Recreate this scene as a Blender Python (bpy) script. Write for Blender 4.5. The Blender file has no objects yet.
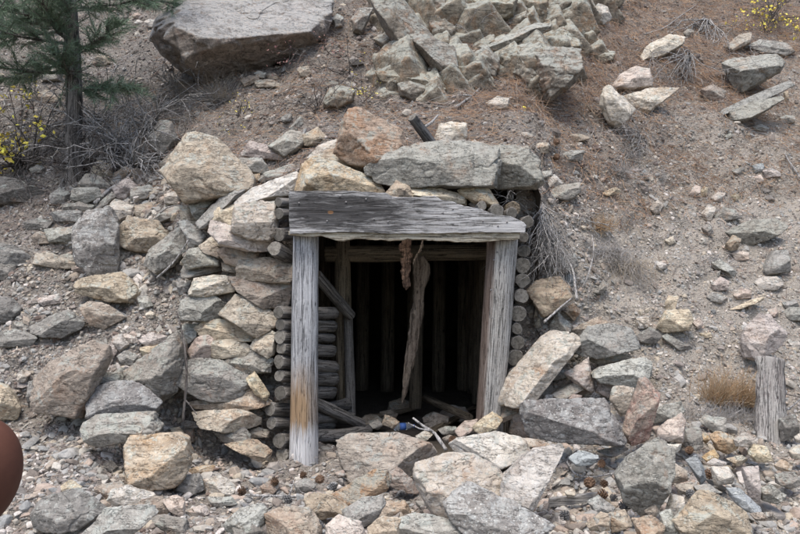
import bpy, math, random
import numpy as np
from mathutils import Vector, Matrix, Quaternion
from mathutils.bvhtree import BVHTree
import time as _t; _t0=_t.time()
rng = np.random.default_rng(7)
random.seed(7)
PI = math.pi
F = 785.0
CAM = np.array([0.0, 0.0, 1.65])
scene = bpy.context.scene
col = scene.collection

def at(px, py, Y):
    return np.array([(px - 400) / F * Y, Y, 1.65 - (py - 267) / F * Y])

# ------------------------------------------------------------------ noise
def _hash(ix, iy, iz, seed):
    h = (ix.astype(np.uint32) * np.uint32(374761393) + iy.astype(np.uint32) * np.uint32(668265263)
         + iz.astype(np.uint32) * np.uint32(2147483647) + np.uint32((seed * 1274126177) & 0xffffffff))
    h = (h ^ (h >> np.uint32(13))) * np.uint32(1274126177)
    h = (h ^ (h >> np.uint32(15))) * np.uint32(2246822519)
    h = h ^ (h >> np.uint32(16))
    return h.astype(np.float64) / 4294967295.0 * 2 - 1

def vnoise(p, seed=0):
    p = np.asarray(p, dtype=np.float32)
    i = np.floor(p); f = p - i; i = i.astype(np.int64).astype(np.uint32)
    f = f * f * (3 - 2 * f); g = 1 - f
    c = (np.uint32(374761393), np.uint32(668265263), np.uint32(2147483647))
    a0 = [i[:, k] * c[k] for k in range(3)]; a1 = [a0[k] + c[k] for k in range(3)]
    sd = np.uint32((seed * 1274126177) & 0xffffffff); r = 0
    for dx in (0, 1):
        hx = (a1 if dx else a0)[0] + sd; wx = (f if dx else g)[:, 0]
        for dy in (0, 1):
            hy = hx + (a1 if dy else a0)[1]; wy = wx * (f if dy else g)[:, 1]
            for dz in (0, 1):
                h = hy + (a1 if dz else a0)[2]
                h = (h ^ (h >> np.uint32(13))) * np.uint32(1274126177)
                h = (h ^ (h >> np.uint32(15))) * np.uint32(2246822519)
                h ^= h >> np.uint32(16)
                r = r + wy * (f if dz else g)[:, 2] * h.astype(np.float32)
    return r * np.float32(2 / 4294967295.0) - 1

def fbm(p, octv=4, seed=0, gain=0.5):
    r = 0; a = 1.0; q = np.array(p, dtype=np.float64)
    for o in range(octv):
        r = r + a * vnoise(q, seed + o * 17); a *= gain; q = q * 2.03 + 11.3
    return r

# ------------------------------------------------------------------ mesh helpers
def new_mesh(name, V, Fc, mats=(), smooth=True, mat_idx=None, attr=None):
    """Fc: int array (n,k) or list of such arrays with different k"""
    me = bpy.data.meshes.new(name)
    V = np.asarray(V, dtype=np.float32)
    if isinstance(Fc, np.ndarray): Fc = [Fc]
    Fc = [f for f in Fc if len(f)]
    loops = np.concatenate([f.reshape(-1) for f in Fc]).astype(np.int32)
    counts = np.concatenate([np.full(len(f), f.shape[1], dtype=np.int32) for f in Fc])
    starts = np.concatenate([[0], np.cumsum(counts)[:-1]]).astype(np.int32)
    me.vertices.add(len(V)); me.vertices.foreach_set('co', V.reshape(-1))
    me.loops.add(len(loops)); me.loops.foreach_set('vertex_index', loops)
    me.polygons.add(len(counts)); me.polygons.foreach_set('loop_start', starts)
    me.polygons.foreach_set('loop_total', counts)
    me.polygons.foreach_set('use_smooth', np.full(len(counts), smooth, dtype=bool))
    for m in mats: me.materials.append(m)
    if mat_idx is not None: me.polygons.foreach_set('material_index', np.asarray(mat_idx, dtype=np.int32))
    me.update(calc_edges=True)
    if attr is not None:
        for k, a in attr.items():
            at_ = me.attributes.new(k, 'FLOAT', 'POINT'); at_.data.foreach_set('value', np.asarray(a, dtype=np.float32))
    me.validate()
    return me

def link(name, me, loc=(0, 0, 0), parent=None, rot=None):
    o = bpy.data.objects.new(name, me); col.objects.link(o)
    o.location = Vector([float(c) for c in loc])
    if rot is not None:
        o.rotation_mode = 'QUATERNION'; o.rotation_quaternion = rot
    if parent is not None: o.parent = parent
    return o

def tag(o, label=None, cat=None, group=None, kind=None):
    if label: o['label'] = label
    if cat: o['category'] = cat
    if group: o['group'] = group
    if kind: o['kind'] = kind
    return o

def empty(name, loc, label, cat, group=None):
    o = bpy.data.objects.new(name, None); col.objects.link(o); o.location = Vector([float(c) for c in loc])
    return tag(o, label, cat, group)

_ico = {}
def ico(level):
    if level in _ico: return _ico[level]
    if level == 0:
        t = (1 + 5 ** .5) / 2
        V = np.array([(-1, t, 0), (1, t, 0), (-1, -t, 0), (1, -t, 0), (0, -1, t), (0, 1, t), (0, -1, -t), (0, 1, -t),
                      (t, 0, -1), (t, 0, 1), (-t, 0, -1), (-t, 0, 1)], dtype=float)
        V /= np.linalg.norm(V[0])
        Fc = np.array([(0, 11, 5), (0, 5, 1), (0, 1, 7), (0, 7, 10), (0, 10, 11), (1, 5, 9), (5, 11, 4), (11, 10, 2),
                       (10, 7, 6), (7, 1, 8), (3, 9, 4), (3, 4, 2), (3, 2, 6), (3, 6, 8), (3, 8, 9), (4, 9, 5),
                       (2, 4, 11), (6, 2, 10), (8, 6, 7), (9, 8, 1)])
    else:
        V0, F0 = ico(level - 1)
        E = np.concatenate([F0[:, [0, 1]], F0[:, [1, 2]], F0[:, [2, 0]]])
        Es = np.sort(E, axis=1)
        key, inv = np.unique(Es[:, 0].astype(np.int64) * 10 ** 6 + Es[:, 1], return_inverse=True)
        a = key // 10 ** 6; b = key % 10 ** 6
        M = V0[a] + V0[b]; M /= np.linalg.norm(M, axis=1)[:, None]
        n = len(V0); m = len(F0); inv = inv.reshape(-1) + n
        ab, bc, ca = inv[:m], inv[m:2 * m], inv[2 * m:]
        V = np.concatenate([V0, M])
        Fc = np.concatenate([np.stack([F0[:, 0], ab, ca], 1), np.stack([F0[:, 1], bc, ab], 1),
                             np.stack([F0[:, 2], ca, bc], 1), np.stack([ab, bc, ca], 1)])
    _ico[level] = (V, Fc)
    return _ico[level]

def hull2d(P):
    P = sorted(map(tuple, P))
    def half(pts):
        h = []
        for p in pts:
            while len(h) >= 2 and (h[-1][0] - h[-2][0]) * (p[1] - h[-2][1]) - (h[-1][1] - h[-2][1]) * (p[0] - h[-2][0]) <= 1e-12: h.pop()
            h.append(p)
        return h[:-1]
    return np.array(half(P) + half(P[::-1]))

# ------------------------------------------------------------------ material helpers
class NT:
    def __init__(s, name, rough=0.9):
        s.m = bpy.data.materials.new(name); s.m.use_nodes = True
        s.n = s.m.node_tree.nodes; s.l = s.m.node_tree.links
        s.b = s.n['Principled BSDF']; s.b.inputs['Roughness'].default_value = rough
        s.b.inputs['Specular IOR Level'].default_value = 0.25
    def new(s, t, **k):
        nd = s.n.new(t)
        for a, v in k.items(): setattr(nd, a, v)
        return nd
    def put(s, sock, v):
        if hasattr(v, 'is_output') or isinstance(v, bpy.types.NodeSocket): s.l.new(v, sock)
        elif v is not None: sock.default_value = v
    def math(s, op, a, b=None, c=None, clamp=False):
        nd = s.new('ShaderNodeMath', operation=op, use_clamp=clamp)
        s.put(nd.inputs[0], a)
        if b is not None: s.put(nd.inputs[1], b)
        if c is not None: s.put(nd.inputs[2], c)
        return nd.outputs[0]
    def vmath(s, op, a, b=None):
        nd = s.new('ShaderNodeVectorMath', operation=op)
        s.put(nd.inputs[0], a)
        if b is not None: s.put(nd.inputs[1], b)
        return nd.outputs[0]
    def mapping(s, vec, scale=(1, 1, 1), rot=(0, 0, 0), loc=(0, 0, 0)):
        nd = s.new('ShaderNodeMapping'); s.put(nd.inputs[0], vec)
        s.put(nd.inputs['Location'], loc); s.put(nd.inputs['Rotation'], rot); s.put(nd.inputs['Scale'], scale)
        return nd.outputs[0]
    def noise(s, vec, scale, detail=4, rough=0.55, dist=0.0, w=None):
        nd = s.new('ShaderNodeTexNoise')
        if w is not None:
            nd.noise_dimensions = '4D'; s.put(nd.inputs['W'], w)
        s.put(nd.inputs['Vector'], vec); s.put(nd.inputs['Scale'], scale); s.put(nd.inputs['Detail'], detail)
        s.put(nd.inputs['Roughness'], rough); s.put(nd.inputs['Distortion'], dist)
        return nd.outputs['Fac']
    def vor(s, vec, scale, feature='F1', rand=1.0, out='Distance'):
        nd = s.new('ShaderNodeTexVoronoi', feature=feature); s.put(nd.inputs['Vector'], vec)
        s.put(nd.inputs['Scale'], scale); s.put(nd.inputs['Randomness'], rand)
        return nd.outputs[out]
    def ramp(s, fac, pts, interp='LINEAR'):
        nd = s.new('ShaderNodeValToRGB'); cr = nd.color_ramp; cr.interpolation = interp
        while len(cr.elements) < len(pts): cr.elements.new(0.5)
        for e, (p, c) in zip(cr.elements, pts):
            e.position = p; e.color = (c, c, c, 1) if isinstance(c, (int, float)) else (c[0], c[1], c[2], 1)
        s.put(nd.inputs[0], fac); return nd.outputs[0]
    def mix(s, fac, a, b, mode='MIX'):
        nd = s.new('ShaderNodeMix', data_type='RGBA', blend_type=mode)
        s.put(nd.inputs[0], fac)
        for i, v in ((6, a), (7, b)):
            if isinstance(v, tuple): nd.inputs[i].default_value = (v[0], v[1], v[2], 1)
            else: s.l.new(v, nd.inputs[i])
        return nd.outputs[2]
    def coord(s, w='Object'): return s.new('ShaderNodeTexCoord').outputs[w]
    def rand(s): return s.new('ShaderNodeObjectInfo').outputs['Random']
    def attr(s, name):
        nd = s.new('ShaderNodeAttribute'); nd.attribute_name = name; return nd.outputs['Fac']
    def hsv(s, colr, h=0.5, sat=1.0, v=1.0):
        nd = s.new('ShaderNodeHueSaturation'); s.put(nd.inputs['Hue'], h); s.put(nd.inputs['Saturation'], sat)
        s.put(nd.inputs['Value'], v); s.l.new(colr, nd.inputs['Color']); return nd.outputs[0]
    def finish(s, colr, height=None, bump=0.5, dist=0.01):
        s.put(s.b.inputs['Base Color'], colr if not isinstance(colr, tuple) else (*colr, 1))
        if height is not None:
            nd = s.new('ShaderNodeBump'); nd.inputs['Strength'].default_value = bump
            nd.inputs['Distance'].default_value = dist
            s.l.new(height, nd.inputs['Height']); s.l.new(nd.outputs[0], s.b.inputs['Normal'])
        return s.m

def rock_mat(name, A, B, C, lichen=0.5, rust=0.2, band=0.3, speck=0.4, lich_c=(0.42, 0.44, 0.39), white=0.0, upf=0.10, rc=((0.20, 0.12, 0.07), (0.44, 0.29, 0.17))):
    t = NT(name, 0.92)
    r = t.rand(); w = t.math('MULTIPLY', r, 37.0)
    oc = t.coord()
    r2 = t.math('FRACT', t.math('MULTIPLY', r, 91.7))
    rot = t.new('ShaderNodeCombineXYZ'); t.put(rot.inputs[0], t.math('MULTIPLY', r, 5.0)); t.put(rot.inputs[1], t.math('MULTIPLY', r2, 1.2)); t.put(rot.inputs[2], t.math('MULTIPLY', r2, 5.0))
    bandv = t.mapping(oc, (1.6, 1.6, 6.0), rot.outputs[0])
    big = t.noise(oc, 3.5, 4, 0.6, 0.6, w)
    med = t.noise(oc, 16, 5, 0.65, 0.3, w)
    fine = t.noise(oc, 75, 4, 0.7, 0, w)
    bn = t.noise(bandv, 3.2, 5, 0.62, 0.7, w)
    c = t.mix(t.ramp(big, [(0.38, 0.0), (0.62, 1.0)]), A, B)
    c = t.mix(t.math('MULTIPLY', t.ramp(med, [(0.45, 0.0), (0.6, 1.0)]), 0.7), c, C)
    c = t.mix(band, c, t.mix(t.ramp(bn, [(0.3, 0.0), (0.52, 0.8), (0.7, 1.0)]), tuple(x * 0.55 for x in A), tuple(min(1, x * 1.35 + .02) for x in B)))
    # rusty staining with its own blotches
    rs = t.noise(oc, 4.3, 5, 0.65, 0.5, t.math('ADD', w, 9.0))
    c = t.mix(t.math('MULTIPLY', t.ramp(rs, [(0.66 - 0.22 * rust, 0.0), (0.80 - 0.22 * rust, 1.0)]), 0.75), c, t.mix(fine, rc[0], rc[1]))
    # lichen: more on upward faces, where it grows
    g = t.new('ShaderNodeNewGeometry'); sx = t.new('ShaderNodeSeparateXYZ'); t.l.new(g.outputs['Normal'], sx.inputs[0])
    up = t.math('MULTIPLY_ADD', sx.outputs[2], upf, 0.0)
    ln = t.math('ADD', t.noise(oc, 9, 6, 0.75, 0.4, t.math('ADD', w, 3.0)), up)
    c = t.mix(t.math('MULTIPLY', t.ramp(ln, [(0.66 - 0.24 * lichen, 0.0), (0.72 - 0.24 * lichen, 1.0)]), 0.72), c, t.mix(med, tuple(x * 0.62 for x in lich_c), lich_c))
    dk = t.noise(oc, 6.5, 6, 0.72, 0.8, t.math('ADD', w, 14.0))
    c = t.mix(t.math('MULTIPLY', t.ramp(dk, [(0.54, 0.0), (0.60, 1.0)]), 0.45), c, tuple(x * 0.42 for x in A))
    mot = t.noise(oc, 32, 5, 0.75, 0.2, t.math('ADD', w, 6.0))
    c = t.mix(t.math('MULTIPLY', t.ramp(mot, [(0.52, 0.0), (0.58, 1.0)]), 0.35), c, tuple(min(.62, x * 1.45) for x in B))
    # pale crust spots and dark specks
    vs = t.vor(t.vmath('ADD', oc, rot.outputs[0]), 38, 'F1')
    spot = t.math('MULTIPLY', t.ramp(vs, [(0.16, 1.0), (0.26, 0.0)]), t.ramp(t.noise(oc, 7, 3, 0.6, 0, t.math('ADD', w, 5.0)), [(0.5 - .2 * white, 0.0), (0.6 - .2 * white, 1.0)]))
    c = t.mix(t.math('MULTIPLY', spot, 0.45 + 0.5 * white), c, (0.52, 0.52, 0.48))
    c = t.mix(t.math('MULTIPLY', t.ramp(fine, [(0.30, 1.0), (0.46, 0.0)]), speck), c, (0.06, 0.055, 0.05))
    c = t.mix(t.math('MULTIPLY', t.ramp(fine, [(0.56, 0.0), (0.68, 1.0)]), speck * 0.6), c, (0.50, 0.48, 0.45))
    crk = t.noise(bandv, 2.1, 6, 0.7, 1.2, t.math('ADD', w, 1.0))
    crack = t.ramp(t.math('ABSOLUTE', t.math('SUBTRACT', crk, 0.5)), [(0.0, 1.0), (0.007, 0.0)])
    c = t.mix(t.math('MULTIPLY', crack, 0.55), c, (0.07, 0.06, 0.05))
    c = t.hsv(c, t.math('MULTIPLY_ADD', r2, 0.018, 0.488), t.math('MULTIPLY_ADD', r, 0.42, 0.72), t.math('MULTIPLY_ADD', r2, 0.34, 0.82))
    h = t.math('ADD', t.math('MULTIPLY', med, 0.8), t.math('MULTIPLY', fine, 0.35))
    h = t.math('ADD', h, t.math('MULTIPLY', bn, 0.7))
    h = t.math('SUBTRACT', h, t.math('MULTIPLY', crack, 0.5))
    return t.finish(c, h, 0.9, 0.022)

M = {}
M['g'] = rock_mat('rock_grey', (0.235, 0.22, 0.19), (0.335, 0.315, 0.275), (0.17, 0.155, 0.13), 0.45, 0.45, 0.25)
M['n'] = rock_mat('rock_green_grey', (0.225, 0.215, 0.18), (0.32, 0.305, 0.26), (0.16, 0.15, 0.125), 0.7, 0.45, 0.15, 0.6, lich_c=(0.43, 0.43, 0.375), white=.25)
M['t'] = rock_mat('rock_tan', (0.37, 0.30, 0.215), (0.47, 0.40, 0.30), (0.25, 0.20, 0.145), 0.25, 0.65, 0.35)
M['r'] = rock_mat('rock_rusty', (0.33, 0.25, 0.18), (0.40, 0.335, 0.26), (0.22, 0.17, 0.125), 0.3, 0.95, 0.3)
M['w'] = rock_mat('rock_white', (0.43, 0.375, 0.30), (0.53, 0.485, 0.41), (0.31, 0.265, 0.21), 0.3, 0.5, 0.4, 0.4)
M['p'] = rock_mat('rock_pink', (0.36, 0.285, 0.24), (0.45, 0.385, 0.33), (0.26, 0.205, 0.175), 0.25, 0.4, 0.4, 0.4)
M['b'] = rock_mat('rock_brown', (0.27, 0.22, 0.165), (0.36, 0.305, 0.235), (0.18, 0.145, 0.11), 0.35, 0.6, 0.35)
M['d'] = rock_mat('rock_dark', (0.16, 0.15, 0.13), (0.23, 0.215, 0.19), (0.12, 0.11, 0.095), 0.3, 0.2, 0.25)
M['u'] = rock_mat('rock_blue_grey', (0.25, 0.27, 0.27), (0.32, 0.335, 0.33), (0.20, 0.21, 0.21), 0.1, 0.02, 0.2, 0.2)
M['s'] = rock_mat('rock_spotted', (0.20, 0.185, 0.17), (0.29, 0.275, 0.25), (0.16, 0.14, 0.125), 0.5, 0.35, 0.15, 0.5, (0.47, 0.475, 0.45), white=0.7)
M['e'] = rock_mat('rock_brick_red', (0.33, 0.25, 0.19), (0.42, 0.34, 0.26), (0.22, 0.16, 0.12), 0.35, 0.9, 0.3, rc=((0.24, 0.11, 0.08), (0.40, 0.20, 0.14)))
M['o'] = rock_mat('rock_orange', (0.34, 0.26, 0.17), (0.42, 0.34, 0.24), (0.22, 0.17, 0.12), 0.5, 1.0, 0.25, rc=((0.27, 0.16, 0.08), (0.42, 0.29, 0.17)))
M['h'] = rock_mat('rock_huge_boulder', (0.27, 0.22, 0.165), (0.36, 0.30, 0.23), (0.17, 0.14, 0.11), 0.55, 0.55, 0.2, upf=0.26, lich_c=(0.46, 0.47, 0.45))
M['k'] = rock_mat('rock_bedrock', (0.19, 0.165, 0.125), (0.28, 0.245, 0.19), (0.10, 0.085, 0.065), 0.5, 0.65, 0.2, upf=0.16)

def wood_mat(name, A, B, dark, axis=2, grain=1.0, special=None, rough=0.85):
    t = NT(name, rough)
    oc = t.coord(); r = t.rand(); w = t.math('MULTIPLY', r, 23.0)
    sc = [22, 22, 22]; sc[axis] = 0.9
    g1 = t.noise(t.mapping(oc, tuple(sc)), 1.6, 5, 0.65, 0.8, w)
    sc2 = [70, 70, 70]; sc2[axis] = 2.0
    g2 = t.noise(t.mapping(oc, tuple(sc2)), 1.5, 4, 0.6, 0.3, w)
    big = t.noise(oc, 3.0, 4, 0.6, 0.5, w)
    c = t.mix(t.ramp(g1, [(0.35, 0.0), (0.65, 1.0)]), A, B)
    c = t.mix(t.math('MULTIPLY', t.ramp(g2, [(0.32, 1.0), (0.46, 0.0)]), 0.8), c, dark)
    sc3 = [11, 11, 11]; sc3[axis] = 0.35
    ck = t.noise(t.mapping(oc, tuple(sc3)), 2.0, 3, 0.5, 0.4, t.math('ADD', w, 4.0))
    crack = t.ramp(t.math('ABSOLUTE', t.math('SUBTRACT', ck, 0.5)), [(0.0, 1.0), (0.018, 0.0)])
    c = t.mix(t.math('MULTIPLY', crack, 0.8), c, tuple(x * 0.3 for x in dark))
    c = t.mix(t.math('MULTIPLY', t.ramp(big, [(0.4, 0.0), (0.7, 1.0)]), 0.35), c, dark)
    sk = [3.2, 3.2, 3.2]; sk[axis] = 1.5
    kn = t.vor(t.mapping(oc, tuple(sk)), 1.9, 'F1')
    c = t.mix(t.ramp(kn, [(0.03, 0.85), (0.075, 0.0)]), c, tuple(x * 0.5 for x in dark))
    sc4 = [34, 34, 34]; sc4[axis] = 1.3
    ck2 = t.noise(t.mapping(oc, tuple(sc4)), 1.7, 4, 0.6, 0.5, t.math('ADD', w, 8.0))
    crack2 = t.ramp(t.math('ABSOLUTE', t.math('SUBTRACT', ck2, 0.52)), [(0.0, 1.0), (0.012, 0.0)])
    c = t.mix(t.math('MULTIPLY', crack2, 0.75), c, tuple(x * 0.35 for x in dark))
    pt = t.noise(oc, 60, 4, 0.7)
    c = t.mix(t.math('MULTIPLY', t.ramp(pt, [(0.5, 0.0), (0.64, 1.0)]), 0.30), c, tuple(min(.6, x * 1.3) for x in B))
    crack = t.math('MAXIMUM', crack, t.math('MULTIPLY', crack2, 0.7))
    if special: c = special(t, oc, c, g1, w)
    h = t.math('ADD', t.math('MULTIPLY', g1, 0.5), t.math('MULTIPLY', g2, 0.5))
    h = t.math('SUBTRACT', h, t.math('MULTIPLY', crack, 0.8))
    return t.finish(c, h, 1.0 * grain, 0.012)

def sep(t, v):
    s = t.new('ShaderNodeSeparateXYZ'); t.l.new(v, s.inputs[0]); return s.outputs

def post_special(t, oc, c, g1, w):
    z = t.math('ADD', sep(t, oc)[2], t.math('MULTIPLY', t.math('SUBTRACT', g1, 0.5), 0.5))
    m = t.math('MULTIPLY', t.ramp(z, [(0.30, 0.0), (0.42, 1.0)]), t.ramp(z, [(0.62, 1.0), (0.95, 0.0)]))
    side = t.ramp(t.math('ADD', sep(t, oc)[0], 0.5), [(0.53, 1.0), (0.58, 0.0)])
    # bare orange wood where the bark came off, and a bleached foot
    c = t.mix(t.math('MULTIPLY', m, t.math('MULTIPLY_ADD', side, 0.55, 0.45)), c, t.mix(g1, (0.20, 0.125, 0.07), (0.44, 0.31, 0.19)))
    c = t.mix(t.math('MULTIPLY', t.ramp(z, [(0.28, 1.0), (0.42, 0.0)]), 0.88), c, t.mix(g1, (0.50, 0.49, 0.48), (0.74, 0.73, 0.72)))
    return c
def header_special(t, oc, c, g1, w):
    o = sep(t, oc)
    n = t.noise(t.mapping(oc, (1.0, 1, 6.0)), 3.2, 6, 0.7, 0.6)
    # charred patch around the big knot, left half
    vv = t.mapping(oc, (1.15, 1, 4.2), (0, 0, 0), (0.62, 0, -0.78))
    d = t.new('ShaderNodeVectorMath', operation='LENGTH'); t.l.new(vv, d.inputs[0])
    m = t.ramp(t.math('ADD', d.outputs['Value'], t.math('MULTIPLY', t.math('SUBTRACT', n, 0.5), 2.2)), [(0.40, 1.0), (0.95, 0.0)])
    c = t.mix(t.math('MULTIPLY', m, 0.9), c, (0.028, 0.026, 0.026))
    vk = t.mapping(oc, (38, 1, 60), (0, 0, 0), (38 * 0.62, 0, -60 * 0.175))
    dk = t.new('ShaderNodeVectorMath', operation='LENGTH'); t.l.new(vk, dk.inputs[0])
    c = t.mix(t.ramp(dk.outputs['Value'], [(0.75, 1.0), (1.0, 0.0)]), c, (0.22, 0.12, 0.06))
    return c
def rpost_special(t, oc, c, g1, w):
    x = t.math('ADD', t.math('ADD', sep(t, oc)[0], 0.5), t.math('MULTIPLY', t.math('SUBTRACT', g1, 0.5), 0.06))
    c = t.mix(t.math('MULTIPLY', t.ramp(x, [(0.425, 1.0), (0.45, 0.0)]), 0.75), c, (0.10, 0.055, 0.035))
    return c

M['post'] = wood_mat('weathered_grey_wood', (0.29, 0.29, 0.295), (0.54, 0.54, 0.545), (0.09, 0.088, 0.09), special=post_special)
M['rpost'] = wood_mat('weathered_grey_wood_stained', (0.28, 0.265, 0.24), (0.47, 0.45, 0.42), (0.13, 0.12, 0.11), special=rpost_special)
M['header'] = wood_mat('weathered_plank', (0.33, 0.325, 0.32), (0.56, 0.55, 0.54), (0.15, 0.14, 0.13), axis=0, special=header_special)
M['lintel'] = wood_mat('pale_sawn_wood', (0.38, 0.335, 0.25), (0.56, 0.51, 0.41), (0.20, 0.15, 0.09), axis=0)
M['log'] = wood_mat('grey_log_bark', (0.15, 0.138, 0.125), (0.28, 0.262, 0.24), (0.06, 0.055, 0.05))
M['mine'] = wood_mat('old_mine_timber', (0.20, 0.16, 0.11), (0.33, 0.275, 0.195), (0.035, 0.028, 0.02))
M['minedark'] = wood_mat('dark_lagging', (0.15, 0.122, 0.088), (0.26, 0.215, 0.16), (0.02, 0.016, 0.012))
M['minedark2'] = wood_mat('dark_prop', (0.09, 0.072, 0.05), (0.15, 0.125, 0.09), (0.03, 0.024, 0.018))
M['splinter'] = wood_mat('splintered_wood', (0.20, 0.15, 0.11), (0.33, 0.27, 0.21), (0.09, 0.06, 0.045))
M['redwood'] = wood_mat('reddish_splinter', (0.09, 0.055, 0.038), (0.17, 0.11, 0.075), (0.06, 0.03, 0.02))
M['board'] = wood_mat('grey_board', (0.25, 0.24, 0.22), (0.37, 0.355, 0.33), (0.14, 0.105, 0.10))
M['scrap'] = wood_mat('grey_scrap', (0.24, 0.23, 0.215), (0.36, 0.345, 0.325), (0.13, 0.12, 0.11), axis=0)
M['stake'] = wood_mat('dark_stake', (0.085, 0.08, 0.075), (0.19, 0.185, 0.18), (0.03, 0.028, 0.025))
M['twig'] = wood_mat('dead_twig', (0.28, 0.265, 0.25), (0.48, 0.46, 0.44), (0.12, 0.11, 0.10))
M['twigdark'] = wood_mat('brown_twig', (0.10, 0.085, 0.075), (0.20, 0.18, 0.165), (0.05, 0.04, 0.035))
M['bark'] = wood_mat('pine_bark', (0.14, 0.125, 0.11), (0.25, 0.23, 0.21), (0.04, 0.034, 0.03), grain=1.5)

def endgrain():
    t = NT('log_end_grain', 0.9)
    oc = t.coord(); o = sep(t, oc); w = t.math('MULTIPLY', t.rand(), 9.0)
    xy = t.new('ShaderNodeCombineXYZ'); t.l.new(o[0], xy.inputs[0]); t.l.new(o[1], xy.inputs[1])
    ln = t.new('ShaderNodeVectorMath', operation='LENGTH'); t.l.new(xy.outputs[0], ln.inputs[0])
    n = t.noise(oc, 18, 4, 0.6, 0.3, w)
    ring = t.math('SINE', t.math('ADD', t.math('MULTIPLY', ln.outputs['Value'], 900), t.math('MULTIPLY', n, 12)))
    ring = t.math('MULTIPLY_ADD', ring, 0.5, 0.5)
    c = t.mix(n, (0.13, 0.12, 0.105), (0.30, 0.28, 0.245))
    c = t.mix(t.math('MULTIPLY', ring, 0.45), c, (0.10, 0.09, 0.075))
    bl = t.noise(oc, 30, 5, 0.7, 0.4, t.math('ADD', w, 3.0))
    c = t.mix(t.ramp(bl, [(0.45, 0.0), (0.6, 0.75)]), c, (0.07, 0.062, 0.05))
    c = t.hsv(c, 0.5, 1.0, t.math('MULTIPLY_ADD', t.math('FRACT', t.math('MULTIPLY', t.rand(), 53.0)), 0.75, 0.55))
    at2 = t.math('ARCTAN2', o[1], o[0])
    rad = t.math('ABSOLUTE', t.math('SINE', t.math('ADD', t.math('MULTIPLY', at2, 2.5), t.math('MULTIPLY', n, 4))))
    c = t.mix(t.math('MULTIPLY', t.ramp(rad, [(0.0, 1.0), (0.13, 0.0)]), 0.9), c, (0.03, 0.035, 0.03))
    return t.finish(c, t.math('ADD', ring, n), 0.4, 0.004)
M['end'] = endgrain()

def flat(name, c, rough=0.8, var=0.25, spec=0.25, trans=0):
    t = NT(name, rough); t.b.inputs['Specular IOR Level'].default_value = spec
    a = t.attr('rnd'); n = t.noise(t.coord(), 14, 3, 0.6)
    f = t.math('MULTIPLY_ADD', a, 2 * var, 1 - var)
    f = t.math('MULTIPLY', f, t.math('MULTIPLY_ADD', n, 0.5, 0.75))
    cc = t.hsv(t.mix(0.0, c, c), t.math('MULTIPLY_ADD', a, 0.04, 0.48), 1.0, f)
    return t.finish(cc)

def palette(name, cols, rough=0.92, bump=0.0):
    t = NT(name, rough)
    a = t.attr('rnd'); n = len(cols)
    c = t.ramp(a, [(i / n, cc) for i, cc in enumerate(cols)], 'CONSTANT')
    nz = t.noise(t.coord(), 45, 4, 0.65)
    c = t.hsv(c, 0.5, 1.0, t.math('MULTIPLY_ADD', nz, 1.1, 0.45))
    return t.finish(c, nz, 0.5, 0.01)

M['needle'] = flat('pine_needles_green', (0.14, 0.195, 0.13), 0.6, 0.35)
M['leaf_y'] = flat('yellow_leaves', (0.80, 0.66, 0.12), 0.7, 0.3)
M['leaf_p'] = flat('pink_buds', (0.45, 0.25, 0.22), 0.7, 0.3)
M['litter'] = palette('needle_litter', [(0.34, 0.215, 0.135), (0.26, 0.165, 0.11), (0.42, 0.285, 0.18), (0.16, 0.11, 0.09), (0.34, 0.27, 0.20), (0.38, 0.24, 0.15), (0.27, 0.235, 0.21)])
M['debris'] = palette('twig_litter', [(0.34, 0.32, 0.30), (0.20, 0.17, 0.15), (0.28, 0.25, 0.22), (0.15, 0.11, 0.09), (0.36, 0.32, 0.27), (0.24, 0.17, 0.13)])
M['straw'] = palette('dry_grass', [(0.36, 0.30, 0.22), (0.42, 0.37, 0.30), (0.30, 0.27, 0.24), (0.36, 0.34, 0.32)])
M['straw_o'] = palette('dry_grass_orange', [(0.40, 0.26, 0.14), (0.34, 0.24, 0.15), (0.42, 0.33, 0.22)])
M['straw_g'] = palette('dry_grass_grey', [(0.33, 0.315, 0.30), (0.42, 0.40, 0.39), (0.26, 0.245, 0.23), (0.37, 0.35, 0.32)])
M['gravel'] = palette('gravel', [(0.27, 0.255, 0.225), (0.35, 0.32, 0.275), (0.22, 0.20, 0.18), (0.32, 0.27, 0.22), (0.44, 0.41, 0.36), (0.26, 0.26, 0.25), (0.30, 0.29, 0.27), (0.24, 0.235, 0.22), (0.38, 0.33, 0.26),
                                  (0.20, 0.17, 0.145), (0.36, 0.29, 0.24), (0.31, 0.30, 0.28), (0.24, 0.21, 0.19), (0.50, 0.46, 0.42)])
M['gravel_dark'] = palette('dark_chips', [(0.17, 0.145, 0.125), (0.13, 0.11, 0.10), (0.21, 0.18, 0.155), (0.25, 0.22, 0.20), (0.16, 0.12, 0.10), (0.19, 0.175, 0.16), (0.28, 0.25, 0.22), (0.12, 0.105, 0.09)])

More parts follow.
